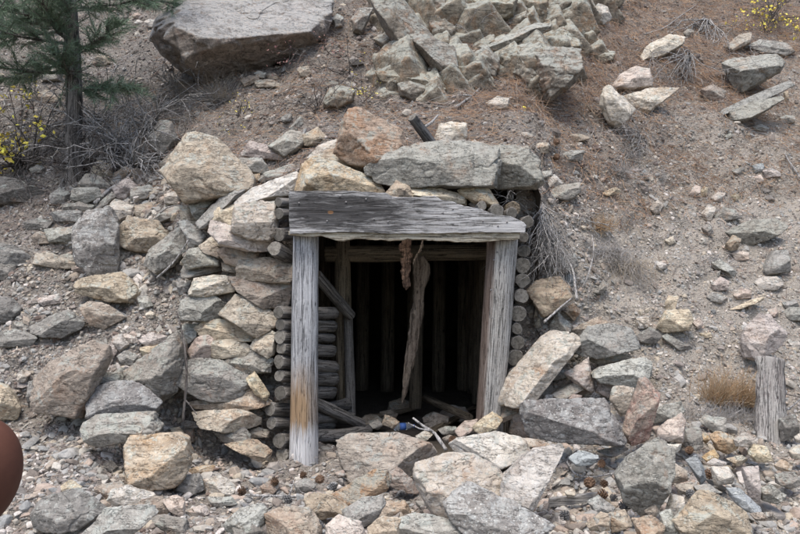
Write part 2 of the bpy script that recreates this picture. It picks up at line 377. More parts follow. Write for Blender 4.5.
def ground_mat():
    t = NT('hillside_soil', 0.97)
    oc = t.coord()
    pale = t.attr('pale'); duff = t.attr('duff')
    n1 = t.noise(oc, 2.2, 5, 0.65, 0.4); n2 = t.noise(oc, 14, 6, 0.72, 0.2); n3 = t.noise(oc, 70, 5, 0.75)
    dark = t.mix(t.ramp(n1, [(0.35, 0.0), (0.65, 1.0)]), (0.16, 0.14, 0.122), (0.235, 0.21, 0.182))
    lite = t.mix(t.ramp(n1, [(0.35, 0.0), (0.65, 1.0)]), (0.35, 0.31, 0.26), (0.45, 0.40, 0.34))
    c = t.mix(pale, dark, lite)
    c = t.mix(t.math('MULTIPLY', duff, t.ramp(n2, [(0.35, 0.2), (0.6, 1.0)])), c, t.mix(n3, (0.13, 0.085, 0.06), (0.27, 0.175, 0.12)))
    c = t.mix(t.math('MULTIPLY', t.ramp(n3, [(0.5, 0.0), (0.62, 1.0)]), 0.5), c, (0.42, 0.385, 0.35))
    c = t.mix(t.math('MULTIPLY', t.ramp(n3, [(0.36, 1.0), (0.46, 0.0)]), 0.6), c, (0.075, 0.06, 0.05))
    v = t.vor(oc, 45, 'F1', 1.0, 'Color')
    c = t.mix(0.35, c, t.mix(t.math('MULTIPLY', v, 1.0), (0.12, 0.11, 0.095), (0.42, 0.385, 0.34)))
    h = t.math('ADD', t.math('MULTIPLY', n2, 1.0), t.math('MULTIPLY', n3, 0.6))
    h = t.math('SUBTRACT', h, t.math('MULTIPLY', t.vor(oc, 45), 0.5))
    return t.finish(c, h, 1.0, 0.03)
M['soil'] = ground_mat()
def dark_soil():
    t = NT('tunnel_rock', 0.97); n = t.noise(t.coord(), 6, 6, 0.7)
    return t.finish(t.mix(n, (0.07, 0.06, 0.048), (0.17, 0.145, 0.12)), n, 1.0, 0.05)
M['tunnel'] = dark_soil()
def nail_m():
    t = NT('rusty_iron', 0.6); t.b.inputs['Metallic'].default_value = 0.5
    n = t.noise(t.coord(), 200, 3, 0.6); return t.finish(t.mix(n, (0.10, 0.09, 0.085), (0.35, 0.34, 0.34)))
M['nail'] = nail_m()

# ------------------------------------------------------------------ hillside
cols = [-600, -120, 0, 120, 178, 192, 280, 298, 407, 517, 535, 560, 640, 800, 920, 1400]
def P(py, Y): return (Y, 1.65 - (py - 267) / F * Y)
L, L1, L2, L3, W, W2, PC, PR, R1, R2, R3, R4 = ([] for _ in range(12))
rows = {}
def rowset(name, left, mid, w1, w2, w3, pc, pr, pr2, r0, r1, r2):
    return [left, left, left, mid, w1, w2, w3, pc, pc, pr, pr2, r0, r1, r2, r2, r2]
ctrl = []
ctrl.append([(-8, -0.1)] * 16)
ctrl.append([(3.0, 0.0)] * 16)
ctrl.append([(4.85, 0.0)] * 16)
ctrl.append(rowset('r3', P(480, 5.6), P(480, 5.65), P(480, 5.9), P(480, 5.95), P(482, 6.0), P(482, 6.05), P(470, 6.1), P(460, 6.0), P(450, 6.0), P(455, 5.7), P(465, 5.6)))
ctrl.append(rowset('r4', P(415, 6.45), P(420, 6.45), P(435, 6.7), P(445, 6.8), P(458, 6.92), (6.9, 0.0), (6.9, 0.02), P(425, 6.9), P(400, 6.7), P(395, 6.45), P(405, 6.5)))
ctrl.append(rowset('r5', P(345, 6.95), P(335, 6.95), P(325, 6.95), P(235, 7.2), P(190, 7.1), P(186, 7.1), P(186, 7.1), P(200, 7.15), P(250, 7.2), P(295, 7.35), P(320, 7.4)))
ctrl.append(rowset('r6', P(250, 7.95), P(240, 7.85), P(225, 7.8), P(180, 7.7), P(160, 7.55), P(152, 7.45), P(152, 7.45), P(158, 7.6), P(170, 7.9), P(215, 8.3), P(230, 8.5)))
ctrl.append(rowset('r7', P(160, 9.2), P(150, 9.0), P(140, 8.8), P(130, 8.6), P(120, 8.3), P(110, 8.3), P(110, 8.3), P(112, 8.5), P(118, 8.8), P(120, 9.5), P(130, 9.9)))
ctrl.append(rowset('r8', P(60, 11.0), P(60, 11.0), P(60, 10.7), P(60, 10.5), P(58, 9.9), P(50, 9.5), P(45, 9.5), P(45, 9.6), P(45, 9.9), P(50, 11.0), P(60, 11.4)))
ctrl.append(rowset('r9', P(-20, 13.5), P(-20, 13.4), P(-20, 13.0), P(-20, 12.8), P(-20, 12.0), P(-20, 11.0), P(-25, 11.0), P(-25, 11.2), P(-20, 11.8), P(-20, 13.2), P(-20, 13.6)))
ctrl.append([(21, 13.2)] * 16)
ctrl.append([(45, 29)] * 16)
C = np.array(ctrl, dtype=float)                     # rows x cols x 2
seg_rows = [10, 22, 40, 44, 70, 46, 50, 60, 60, 30, 12]
seg_cols = [20, 24, 46, 24, 8, 36, 10, 44, 44, 10, 12, 32, 60, 44, 20]
us = np.concatenate([np.linspace(i, i + 1, n, endpoint=False) for i, n in enumerate(seg_cols)] + [[len(cols) - 1]])
vs = np.concatenate([np.linspace(i, i + 1, n, endpoint=False) for i, n in enumerate(seg_rows)] + [[len(ctrl) - 1]])
def bil(A, u, v):
    i = np.minimum(np.floor(v).astype(int), A.shape[0] - 2); j = np.minimum(np.floor(u).astype(int), A.shape[1] - 2)
    fv = (v - i)[:, None, None]; fu = (u - j)[None, :, None]
    a = A[i][:, j]; b = A[i][:, j + 1]; c = A[i + 1][:, j]; d = A[i + 1][:, j + 1]
    return a * (1 - fv) * (1 - fu) + b * (1 - fv) * fu + c * fv * (1 - fu) + d * fv * fu
G = bil(C, us, vs)
cx = np.interp(us, np.arange(len(cols)), cols)
for k in range(5):                                   # soften the creases
    Gp = np.pad(G, ((1, 1), (1, 1), (0, 0)), 'edge')
    G = (Gp[:-2, 1:-1] + Gp[2:, 1:-1] + Gp[1:-1, :-2] + Gp[1:-1, 2:] + 2 * G) / 6
nr, nc = G.shape[:2]
TX = (cx[None, :] - 400) / F * np.maximum(G[:, :, 0], 4.0)
T = np.stack([TX, G[:, :, 0], G[:, :, 1]], -1)
du = np.gradient(T, axis=1); dv = np.gradient(T, axis=0)
N = np.cross(du.reshape(-1, 3), dv.reshape(-1, 3)); N /= np.linalg.norm(N, axis=1)[:, None] + 1e-9
TV = T.reshape(-1, 3).copy()
if N[:, 2].mean() < 0: N = -N
amp = np.clip((TV[:, 1] - 3) / 3, 0.3, 1.0)
disp = 0.085 * fbm(TV * 1.7, 3, 5) + 0.045 * fbm(TV * 6.0, 4, 9)
TV += N * (disp * amp)[:, None]
PXa = 400 + TV[:, 0] / np.maximum(TV[:, 1], 1) * F
PYa = 267 - (TV[:, 2] - 1.65) / np.maximum(TV[:, 1], 1) * F
def ss(a, b, x):
    t_ = np.clip((x - a) / (b - a), 0, 1); return t_ * t_ * (3 - 2 * t_)
def soil_maps(X, Yy, Z):
    px = 400 + X / np.maximum(Yy, 1) * F; py = 267 - (Z - 1.65) / np.maximum(Yy, 1) * F
    n = fbm(np.stack([X, Yy, Z], 1) * 0.9, 3, 31) * 60
    line = 60 + (px - 520) * 0.42                 # boundary between litter above and bare soil below
    pale = ss(500, 600, px + n) * ss(-30, 40, py - np.clip(line, 40, 400) * 0 - (225 - (px - 540) * 0.75) + n) * 0.95
    pale = np.maximum(pale, 0.25 * ss(150, 260, py + n) )
    duff = ss(400, 520, px + n) * ss(60, -20, py - (128 - (px - 520) * 0.22) + n) + 0.2 * ss(60, 0, py - 160 + n) * ss(100, 250, px)
    duff = np.maximum(duff, 0.7 * ss(70, 20, np.abs(px - 40) + n) * ss(30, 10, np.abs(py - 212)))
    return np.clip(pale, 0, 1), np.clip(duff, 0, 1)
pale, duff = soil_maps(TV[:, 0], TV[:, 1], TV[:, 2])
idx = np.arange(nr * nc).reshape(nr, nc)
quads = np.stack([idx[:-1, :-1], idx[:-1, 1:], idx[1:, 1:], idx[1:, :-1]], -1).reshape(-1, 4)
tri = np.concatenate([quads[:, [0, 1, 2]], quads[:, [0, 2, 3]]])
BV = BVHTree.FromPolygons(TV.tolist(), tri.tolist())
vv = np.repeat(((vs[:-1] + vs[1:]) / 2)[:, None], nc - 1, 1).reshape(-1)
uu = np.repeat(((us[:-1] + us[1:]) / 2)[None, :], nr - 1, 0).reshape(-1)
hole = (uu > 6.85) & (uu < 9.05) & (vv > 3.97) & (vv < 5.05)
me = new_mesh('hillside', TV, quads[~hole], [M['soil']], attr={'pale': pale, 'duff': duff})
tag(link('hillside_ground', me), kind='structure')

def cast(px, py, default=7.0):
    d = Vector(((px - 400) / F, 1.0, -(py - 267) / F))
    h = BV.ray_cast(Vector(CAM), d.normalized())
    return h[0].y if h[0] is not None else default
def ground_z(x, y):
    h = BV.ray_cast(Vector((x, y, 40)), Vector((0, 0, -1)))
    return h[0].z if h[0] is not None else 0.0

# ------------------------------------------------------------------ rocks
def polytope(dirs, planes, hs, p):
    D = dirs.astype(np.float32) @ (planes / hs[:, None]).T.astype(np.float32)
    if p > 30: return 1.0 / np.maximum(D.max(1), 1e-4)
    D = np.maximum(D, 1e-6)
    return 1.0 / np.power(np.power(D, p).sum(1), 1.0 / p)

def rock_mesh(name, hull, t, mat, seed, level, over=False, slab=False, p=26, rug=0.0):
    """hull: 2d outline (x,z) around the origin in metres, t: half thickness in y"""
    r_ = np.random.default_rng(seed)
    n = len(hull); e = np.roll(hull, -1, 0) - hull
    ln = np.linalg.norm(e, axis=1); keep = ln > 1e-6
    nn = np.stack([e[:, 1], -e[:, 0]], 1) / (ln[:, None] + 1e-9)
    h = (nn * hull).sum(1)
    nn = nn[keep]; h = h[keep]
    size = math.sqrt(np.ptp(hull[:, 0]) * np.ptp(hull[:, 1]))
    pl = []; hs = []
    for (a, b), hh in zip(nn, h):
        hh = max(hh, size * 0.08)
        af = r_.uniform(0.06, 0.45) + 0.45 * max(0, b) * (1.3 if not over else 0.5)
        if b < -0.5: af = r_.uniform(0.0, 0.25)
        ab = r_.uniform(0.05, 0.5)
        pl.append((a * math.cos(af), -math.sin(af), b * math.cos(af))); hs.append(hh * math.cos(af))
        pl.append((a * math.cos(ab), math.sin(ab), b * math.cos(ab))); hs.append(hh * math.cos(ab))
    tilt = r_.uniform(-0.45, 0.45); up = r_.uniform(0.2, 0.85) if not over else -.3
    if slab: up = 0.8
    v = np.array([tilt, -1, up]); v /= np.linalg.norm(v); pl.append(v); hs.append(t * (0.82 if not over else 1.05))
    v = np.array([-tilt * 1.4 + r_.uniform(-.4, .4), -1, r_.uniform(-.55, -.1) if not over else -0.75]); v /= np.linalg.norm(v); pl.append(v); hs.append(t * r_.uniform(.68, .9))
    if over:
        v = np.array([0.15, -0.70, 0.70]); v /= np.linalg.norm(v); pl.append(v); hs.append(t * 0.29)
    pl.append((0, 1, 0.0)); hs.append(t * 0.9); pl.append((0.2, .9, 0.3)); hs.append(t)
    # small chipped facets
    for k in range(10):
        v = r_.normal(size=3); v[1] = -abs(v[1]); v /= np.linalg.norm(v)
        sup = (hull @ np.array([v[0], v[2]])).max() + abs(v[1]) * t * 0.55
        pl.append(v); hs.append(sup * r_.uniform(0.88, 1.0) * (1.0 if v[2] > -.3 else 1.04))
    pl = np.array(pl); hs = np.array(hs)
    U, Fc = ico(level)
    cov = np.cov(hull.T); ev, evec = np.linalg.eigh(cov); ev = np.sqrt(np.maximum(ev, 1e-8)); ev /= ev.max()
    ev = np.maximum(ev, 0.25)
    ty = np.clip(t / (np.ptp(hull, axis=0).max() * 0.5), 0.25, 1)
    q = U.copy(); q2 = q[:, [0, 2]] * ev[None, :]
    xz = q2 @ evec.T
    d = np.stack([xz[:, 0], q[:, 1] * ty, xz[:, 1]], 1); d /= np.linalg.norm(d, axis=1)[:, None]
    flip = np.linalg.det(np.array([[evec[0, 0], evec[0, 1]], [evec[1, 0], evec[1, 1]]])) < 0
    if flip: Fc = Fc[:, ::-1]
    R = polytope(d, pl, hs, p)
    V = d * R[:, None]
    off = seed * 3.17 % 97
    nz = fbm(V / size * 2.2 + off, 3, seed % 50)
    # bedding ledges
    a = r_.uniform(0, 2 * PI); sdir = np.array([math.sin(a) * .4, r_.uniform(-.4, .4), 1.0])
    if ev.min() < 0.7:
        mn = evec[:, np.argmin(ev)]; sdir = np.array([mn[0], r_.uniform(-.3, .3), mn[1]])
    s = (V @ sdir) / size * r_.uniform(5, 9) + nz * 0.7 + off
    fs = s - np.floor(s); led = (_hash(np.floor(s).astype(np.int64), np.zeros(len(s), int), np.zeros(len(s), int), seed % 91) * (1 - ss(.85, 1, fs)) + _hash(np.floor(s).astype(np.int64) + 1, np.zeros(len(s), int), np.zeros(len(s), int), seed % 91) * ss(.85, 1, fs))
    k = 1 + (0.035 + rug * .10) * nz + (0.016 + rug * .06) * led
    if rug: k += rug * .10 * (vnoise(V / size * 7 + off, 8) > .15) + rug * .05 * fbm(V / size * 9 + off, 3, 12)
    # broken bites
    rid = 1 - np.abs(fbm(V / size * 3.1 + off + 40, 3, seed % 37))
    k -= 0.05 * np.clip(rid - 0.82, 0, 1) / 0.18
    V = V * k[:, None]
    V += d * (0.007 * fbm(V * 14 + off, 3, 3))[:, None] * min(1, size / 0.15)
    for ax, hx in ((0, 0), (2, 1)):                  # keep the full measured width and height
        lo, hi = V[:, ax].min(), V[:, ax].max(); hl, hh = hull[:, hx].min(), hull[:, hx].max()
        V[:, ax] = hl + (V[:, ax] - lo) * (hh - hl) / (hi - lo)
    return new_mesh(name, V, Fc, [mat], smooth=True)

ZO = dict(A=(0, 0), B=(150, 0), C=(300, 0), D=(450, 0), E=(600, 0), F=(0, 120), G=(150, 120), H=(300, 120), I=(450, 120), J=(600, 120),
          K=(0, 240), L=(150, 240), M=(300, 240), N=(450, 240), O=(600, 240), P=(0, 320), Q=(0, 400), S=(150, 360), T=(200, 400),
          U=(350, 400), V=(450, 340), W=(600, 330), X=(550, 400), Y=(600, 400), Z=(90, 400))
ROCKS = '''
A g | grey rock half hidden behind the green pine boughs in the top left corner | 50,50 110,22 200,30 240,60 232,105 90,95
A b | small brown stone on the slope just right of the pine trunk | 380,228 400,215 432,225 440,250 420,264 390,258
A g | flat grey slab seen just left of the pine trunk | 160,300 205,275 246,268 246,325 180,325
A b | long brown ledge stone behind the yellow shrub, left of the pine trunk | 130,375 180,365 246,385 246,412 160,408
A w | small pale stone left of the big overhanging boulder, against its shoulder | 575,85 600,75 630,82 628,105 595,110
A w | pale chip beside the stone at the big boulder's left shoulder | 535,90 550,78 570,85 565,98 545,98
A w | pale upright chip on the upper slope between tree and big boulder | 538,130 550,122 560,140 552,152 540,148
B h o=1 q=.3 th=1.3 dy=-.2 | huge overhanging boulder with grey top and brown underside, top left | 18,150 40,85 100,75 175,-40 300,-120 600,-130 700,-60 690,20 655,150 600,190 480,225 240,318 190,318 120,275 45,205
B b | flat brown stone under the huge boulder's overhang, leftmost of the group | 362,318 400,300 432,300 440,325 380,345
B g | small angular grey stone lying highest in the hollow under the huge boulder | 415,290 430,282 462,290 455,312 430,310
B t | small tan stone in the middle of the hollow under the huge boulder | 462,300 490,290 512,300 510,320 470,318
B b | low wide brown stone at the front of the hollow under the huge boulder | 418,325 470,316 522,335 518,348 430,352
B b | rounded brown stone at the right end of the hollow under the huge boulder | 588,280 600,262 628,262 642,290 632,308 605,310
B g | upright grey stone tucked right of the huge boulder's corner | 720,75 745,55 770,70 765,105 735,112
B b | small brown stone touching the huge boulder's right corner | 660,95 680,85 710,95 708,112 675,120
B g | small blue-grey chip on the slope below the huge boulder | 523,468 545,455 566,450 564,482 530,488
B n | flat pale green stone on the slope above the lintel rocks, left | 555,510 600,465 612,490 590,520
C g | light grey triangular stone above the orange-based lintel boulder | 98,405 125,350 165,345 212,362 212,400 150,432 105,425
C g | grey leaning slab on the slope right of the huge boulder | 208,75 240,38 288,35 268,90 246,133 215,122
C t dy=.3 q=.5 | long tan slab edge running down the outcrop like a spine | 290,-20 380,-30 450,50 510,150 600,240 600,325 520,315 410,205 320,60
C g q=.35 | grey block at the top of the outcrop spine, at the picture's top edge | 360,-20 405,-20 442,30 405,55 370,25
C b q=.35 | small brown block wedged right of the outcrop spine | 430,60 465,45 492,85 470,112 440,90
C n q=.35 | greenish grey block at the top centre of the outcrop | 462,0 500,-30 565,-20 600,60 575,85 520,70
C t q=.35 | pale tan angular block below the greenish block of the outcrop | 520,80 575,80 615,110 600,150 555,172 530,150
C b q=.35 | dark brown block in the shade between spine and tan block | 480,85 515,80 530,130 505,148 482,130
C t | tan flat slab lying left of the outcrop spine | 300,155 365,120 400,150 435,192 400,208 335,190
C w | pale flat slab on the slope below the outcrop spine | 325,252 365,238 400,242 438,258 430,276 360,275
C n th=1.2 q=.35 | large grey slanted block right of the outcrop spine | 452,158 500,145 540,165 612,200 622,280 590,318 545,290 485,215
C b q=.35 | brown wedge between the outcrop spine and the slanted block | 415,195 445,185 475,235 478,268 445,250
C g dy=-.1 | grey shelf of rock roofing the brown hollow in the outcrop | 315,285 400,282 500,300 565,350 545,368 470,350 400,335 345,328
C b | rounded brown-grey rock beneath the outcrop shelf | 395,335 440,325 500,345 505,375 455,402 405,380
C r dy=.35 | rusty tan rock face at the back of the outcrop hollow | 290,380 345,330 400,345 435,410 400,450 300,445
C g | small rounded grey stone at the left of the outcrop hollow | 105,335 130,322 152,328 150,348 115,350
C g q=.35 | rough grey rock at the right foot of the slanted outcrop block | 688,225 740,212 785,262 770,305 720,285
D g q=.35 | pale grey face of bedrock at the top, left of the green-grey block | 95,0 170,-20 262,-10 252,60 200,85 120,60
D n q=.35 | green-grey cracked bedrock block at the picture's top edge, upper right outcrop | 262,0 300,-25 385,-15 375,92 320,95 268,60
D g q=.35 | grey bedrock corner partly buried under brown needles | 382,0 440,-20 480,10 435,70 385,75
D t q=.35 | long tan ledge crossing the upper right outcrop | 130,182 240,140 330,98 388,100 388,125 290,150 200,212 150,215
D g | knobbly grey rock at the left of the upper right outcrop | 92,225 145,190 192,235 190,280 150,300 110,272
D r q=.35 | rusty brown recessed block in the upper right outcrop | 198,212 275,190 278,265 225,298 200,260
D d q=.35 | dark grey sharp-edged block pointing down in the upper right outcrop | 272,212 330,248 372,310 382,385 310,345 258,292
D g q=.35 | rounded grey cap rock resting on the biggest outcrop block | 290,182 375,132 450,125 515,160 520,198 420,200 330,215
D n th=1.2 dy=-.1 q=.35 | biggest grey outcrop block, tall with brown vertical stains | 336,218 400,195 512,203 510,290 455,352 382,398 345,310
D w | pale stone poking through brown needles near the top edge | 575,55 592,18 625,32 642,70 610,97 585,85
D g q=.35 | grey stone half buried in needles right of the biggest outcrop block | 585,220 620,200 655,205 650,240 600,250
D w | small pale stone on the needles below the outcrop | 140,412 190,385 232,390 228,430 175,438
D w dy=-.1 q=.35 | white block tilted on end, lower left of the grey pink boulder | 600,425 605,370 635,348 728,440 668,500 625,480
E p | rounded grey-pink boulder above the white tilted block | 52,340 90,290 140,266 195,275 205,320 200,352 110,365 60,360
E w | pinkish flat wedge of rock right of the white tilted block | 100,380 200,352 310,350 250,402 190,450 150,430
E w | long tan and white stone beside the grey root tangle | 163,225 190,180 270,138 335,148 318,185 230,238 170,248
E g | small grey stone at the right tip of the long tan and white stone | 332,130 350,115 375,122 372,145 345,152
E n th=1.1 s=1 | big grey-green block spotted with yellow lichen, upper right | 493,252 540,232 690,218 728,245 705,290 640,325 550,378 530,330
E g | flat grey slab just above the yellow-spotted block | 580,192 640,158 740,172 772,205 740,225 640,212
E b | brown rounded stone leaning left of the flat grey slab | 503,185 555,140 602,130 595,175 530,208
E b | dull brown stone below the left side of the yellow-spotted block | 408,355 450,338 500,365 482,405 420,398
E n | thin grey-green slab lying under the yellow-spotted block, rear one | 462,452 600,385 750,325 768,345 700,380 560,440 480,465
E n dy=-.08 | thick grey-green slab in front of the thin one, upper right | 520,445 600,408 715,385 728,398 650,450 570,487 525,482
E t | tan stone tucked right of the yellow-spotted block | 733,370 750,362 752,395 738,405
E g | oval grey stone lying on bare soil at the right edge, upper part | 718,470 745,458 775,465 772,488 730,492
E g | flat grey stone on bare soil below the thick green slab | 610,505 640,495 672,510 655,525 615,520
F d s=1 th=.8 | dark flat slab jutting in from the left edge above red-brown litter | -60,240 0,233 60,245 150,295 100,315 0,338 -60,340
F t | upright tan block right of the pine trunk's foot | 370,192 395,163 435,170 443,235 375,238
F b | small brown rounded stone right of the upright tan block | 458,212 500,188 522,208 500,232 465,232
F g | tall grey rock among dead brush at the top of the left pile | 600,60 640,10 680,15 702,80 655,137 615,115
F g | flat grey stone directly right of the pine trunk's foot | 318,252 350,218 400,230 436,255 435,282 335,268
F n | grey-green flat stone under the one at the pine trunk's foot | 292,272 385,272 402,305 345,332 295,318
F p | pinkish brown wedge stone right of the trunk-foot stones | 453,272 508,233 542,265 512,310 468,322
F g | thin grey stone leaning up to the right in the left pile | 368,352 440,293 456,308 425,345 385,367
F w dy=-.06 | bluish white rounded stone in the left pile | 430,352 462,322 525,345 525,378 475,402 437,388
F g | grey-brown flat stone right of the pinkish wedge stone | 528,275 590,262 622,290 585,312 530,315
F w dy=-.05 | small white-blue block just left of the big domed boulder's base | 660,298 690,288 732,292 747,325 720,337 665,330
F s th=1.1 dy=-.05 | upright boulder patched with grey lichen, middle of the left pile | 303,435 340,388 425,365 458,430 462,520 455,600 395,625 330,580 308,520
F b | round brown-grey boulder right of the lichen-patched boulder | 478,445 520,393 620,410 662,465 645,520 545,522 490,490
F g dy=-.05 | light grey slab tilted up to the right, right end of the left pile | 588,570 610,520 722,430 762,478 762,515 700,575 640,602
F g | flat grey stone left of the lichen-patched boulder, upper one | 205,372 260,362 322,365 322,408 225,402
F n | grey-green stone left of the lichen-patched boulder, middle one | 185,438 250,430 302,442 306,490 215,486
F b | small brown stone at the foot of the left pile, leftmost | 128,465 165,448 200,460 205,490 145,495
F g | thin grey stone lying over the lichen-patched boulder's top left | 255,338 310,328 368,340 350,362 260,362
F d | dull dark stone sunk in the litter left of the flat grey stones | 102,405 150,395 205,402 190,432 110,434
F g | rounded grey stone right below the pine trunk | 205,295 240,275 275,290 270,330 215,335
F g | pale grey stone behind the pine, left of its trunk | 120,195 150,178 175,190 165,208 130,210
F w | small pale stone among brush right of the pine trunk | 338,90 355,80 372,95 365,112 345,112
F b | brown slab in the left pile below the pinkish wedge stone | 520,350 600,330 680,320 700,340 640,360 560,385
K d | dark grey boulder at the left edge below the litter | -50,30 0,15 60,30 112,62 108,98 50,105 -50,90
K d | dark low rock at the left edge under the dark grey boulder | -50,90 0,80 50,100 62,128 20,158 -50,160
K d | round dark rock at the left edge beside the small terrace | -60,240 0,232 42,230 78,270 62,312 0,338 -60,330
K b | brown ledge stone at the foot of the left pile | 138,55 200,50 290,90 292,112 210,110 145,97
K g | grey block on the right end of the brown ledge stone | 238,65 270,55 305,72 300,102 245,95
K b dy=-.1 s=1 | broad brown-grey flat rock lying in the middle of the left slope | 308,172 345,150 480,132 505,150 550,200 535,245 440,242 315,208
K n | small greenish stone under the broad flat rock | 380,232 430,232 442,255 395,258
K b | brown pointed rock below the broad flat rock | 325,262 370,248 430,258 492,305 425,350 375,332
K d | wide dark brown-grey rock left of the brown pointed rock | 128,345 200,308 270,283 328,328 312,352 248,387 150,378
K g | small grey stone at the right end of the broad flat rock | 550,228 590,225 607,262 562,272
K t | small tan cube stone right of the brown pointed rock | 580,295 600,283 616,292 612,312 588,312
K g | thin grey slab on dirt left of the wide dark rock | 38,340 80,325 130,325 130,345 60,358
K d | low mossy dark rock at the left edge, below the thin grey slab | 0,372 60,358 142,390 122,425 20,428
K t dy=-.05 | pale yellow splintered piece lying on top of the large ledge block | 562,432 650,416 664,440 602,470 580,462
K w | knobbly white stone left of the pale yellow splintered piece | 450,388 485,376 512,415 480,445 455,432
K g | grey angular stone below the knobbly white stone | 468,465 500,443 547,465 532,500 480,498
K p | small pinkish stone left of the knobbly white stone | 420,430 448,413 465,448 442,495 422,472
K p | pinkish flat stone above the large ledge block | 490,375 540,378 552,410 520,412
K p | mauve flat stone set in the dirt above the large ledge block | 548,395 600,370 662,385 655,415 590,425
K p | flat pinkish stone above the broad flat rock, near the lichen-patched boulder | 285,105 330,95 345,130 300,135
K p | pinkish slab flush with the dirt left of the broad flat rock | 150,235 230,215 250,250 180,262
P b th=1.1 dy=-.1 | large brown leaning slab with an orange foot, lower left | 150,235 210,178 350,98 415,118 422,160 382,230 380,285 330,372 250,365 168,350 152,312
P g th=1.2 dy=-.12 | large ledge block with flat top beside the thin upright stick | 500,205 560,175 640,150 700,60 718,110 718,190 700,275 645,313 560,285 508,252
P g | small grey block wedged between the leaning slab and the ledge block | 378,225 420,210 472,212 480,250 425,272 385,278
P g | thin triangular grey stone leaning on the ledge block | 455,215 490,192 502,250 472,262
P s dy=-.12 | blue-grey lichen block stacked on a wider grey slab, lower left | 358,292 430,252 510,248 580,280 632,325 605,382 480,395 375,400
P g th=1.1 dy=-.2 | wide grey slab supporting the blue-grey lichen block | 333,425 390,383 500,375 605,370 625,420 590,465 500,480 400,492 345,458
P w | small pale cube stone on dirt left of the large leaning slab | 73,218 95,198 120,215 102,247 80,242
P t | tan rock cut off by the left edge above the smooth brown shape | -40,262 0,258 30,268 77,350 62,390 0,393 -40,390
P d | narrow dark stone upright against the leaning slab's left side | 110,262 138,248 155,300 152,352 118,345
Q r th=1.2 dy=-.1 | rounded rock with orange rusty left side, lower left | 500,172 530,150 600,165 680,138 740,170 750,275 705,340 580,350 530,312 508,250
Q g | grey stone right of the rusty-sided rock, by dry twigs | 698,342 740,300 797,300 810,365 720,374
Q d th=1.1 dy=-.05 | dark grey smooth rock at the bottom, left side | 130,440 180,390 280,362 335,365 422,430 340,495 200,515 148,490
Q g dy=-.12 | light grey pointed rock at the bottom edge, right of the dark smooth rock | 325,545 425,433 520,425 605,430 618,450 560,512 480,560 330,580
Q w dy=-.04 | pinkish white slab above the light grey pointed rock | 423,405 450,362 500,348 612,380 530,425 440,428
Q b | brown stone behind the pinkish white slab | 373,378 400,343 480,328 500,345 450,365 425,395
Q b | brown-grey stone right of the pinkish white slab | 520,430 570,398 645,385 692,430 660,462 610,445
Q p | pink rounded stone right of the brown-grey stone, lower left | 648,405 690,383 735,400 737,462 690,445
Q g dy=-.05 | grey stone at the bottom edge, right of the light grey pointed rock | 608,472 660,458 740,478 748,535 690,545
Q t | small tan rounded stone above the dark grey smooth rock | 240,345 275,323 322,350 272,372 245,368
Q w | pale flat slab on dirt below the thin upright stick | 693,95 740,82 785,86 792,108 700,115
Q e | brick-red stone under the pale flat slab | 725,122 770,112 778,165 740,172
Q t | small buff stone left of the brick-red stone | 680,112 715,108 732,130 695,138
Q n dy=-.05 | pale green stone at the bottom edge below the dark smooth rock | 200,545 240,500 300,498 330,545
Q p | small mauve stone on gravel left of the rusty-sided rock | 330,220 355,208 378,235 350,245
Q d | dark reddish chip on gravel left of the rusty-sided rock | 413,255 440,240 470,265 440,287
Q t | small buff stone left of the rusty-sided rock's foot | 473,295 500,288 512,310 485,320
Z g | grey square stone below the rusty-sided rock's right side | 343,355 370,300 430,294 452,360 400,376
Z w | pinkish white flat stone right of the grey square stone | 448,322 520,303 577,350 570,376 470,380
Z r | tan angular stone beside a pine cone in front of the left post | 680,348 720,318 757,345 735,377 690,376
Z r | rusty thin slab right above the grey square stone | 385,280 440,262 495,262 470,285 400,295
Z n dy=-.1 th=1.1 | pale green-white rock at the bottom left of centre | 538,495 600,430 680,416 702,440 695,500 600,545 545,525
Z d dy=-.12 | dark purple stone at the bottom edge left of the tan-faced rock | 570,515 640,488 695,535 660,560 580,560
Z t dy=-.15 th=1.1 | big tan-faced rock at the bottom edge below the twig and cones | 695,460 770,428 860,430 900,480 925,570 720,570
Z p | pink flat stone in rubble above the pale green-white rock | 410,430 460,420 475,455 430,465
Z g | thin grey stone in rubble between pink stones, lower left | 470,385 560,385 585,415 500,425
G b th=1.2 dy=-.1 | big domed boulder with reddish face, left of the portal wall | 58,205 90,160 148,72 190,60 240,75 300,130 362,180 402,232 398,272 340,302 220,300 150,322 100,262
G b | brown shoulder stone behind the big domed boulder's left side | 38,172 100,120 142,108 100,165 50,195
G p s=1 | pinkish flat stone perched behind the big domed boulder, right side | 368,132 400,86 500,118 542,160 450,158 378,148
G g dy=-.05 | grey stone under the perched pinkish flat stone | 358,152 440,153 467,195 450,213 382,212
G g | grey-blue slab leaning at the head of the wall, above the dark gap | 478,100 560,42 622,60 612,100 545,148 500,118
G b | brown stone right of the grey-blue leaning slab | 612,62 668,30 702,68 655,105 617,102
G w dy=-.1 | small white and tan stone at the left of the orange-based boulder | 628,152 672,103 745,78 750,115 705,132 680,162
G g | flat grey stone in the gap below the perched pinkish stone | 438,238 470,205 560,178 602,195 598,222 462,250
G t | small tan stone in the dark gap under the perched stone | 400,218 435,215 440,242 405,240
G w dy=-.2 s=1 | long pinkish white wedge stone at the wall's top | 350,327 420,270 570,212 600,235 562,300 490,318 400,337
G t dy=-.12 | rough brown stone at the wall's upper left | 243,402 270,350 342,338 352,390 322,437 260,432
G w dy=-.3 th=1.1 | white-topped angular stone with rusty base near the plank's left end | 328,440 350,337 420,328 492,330 502,370 507,450 482,477 400,472
G p dy=-.22 | long mauve-brown slab beneath the white-topped stone | 243,405 300,440 440,475 492,490 472,522 380,520 290,502 252,455
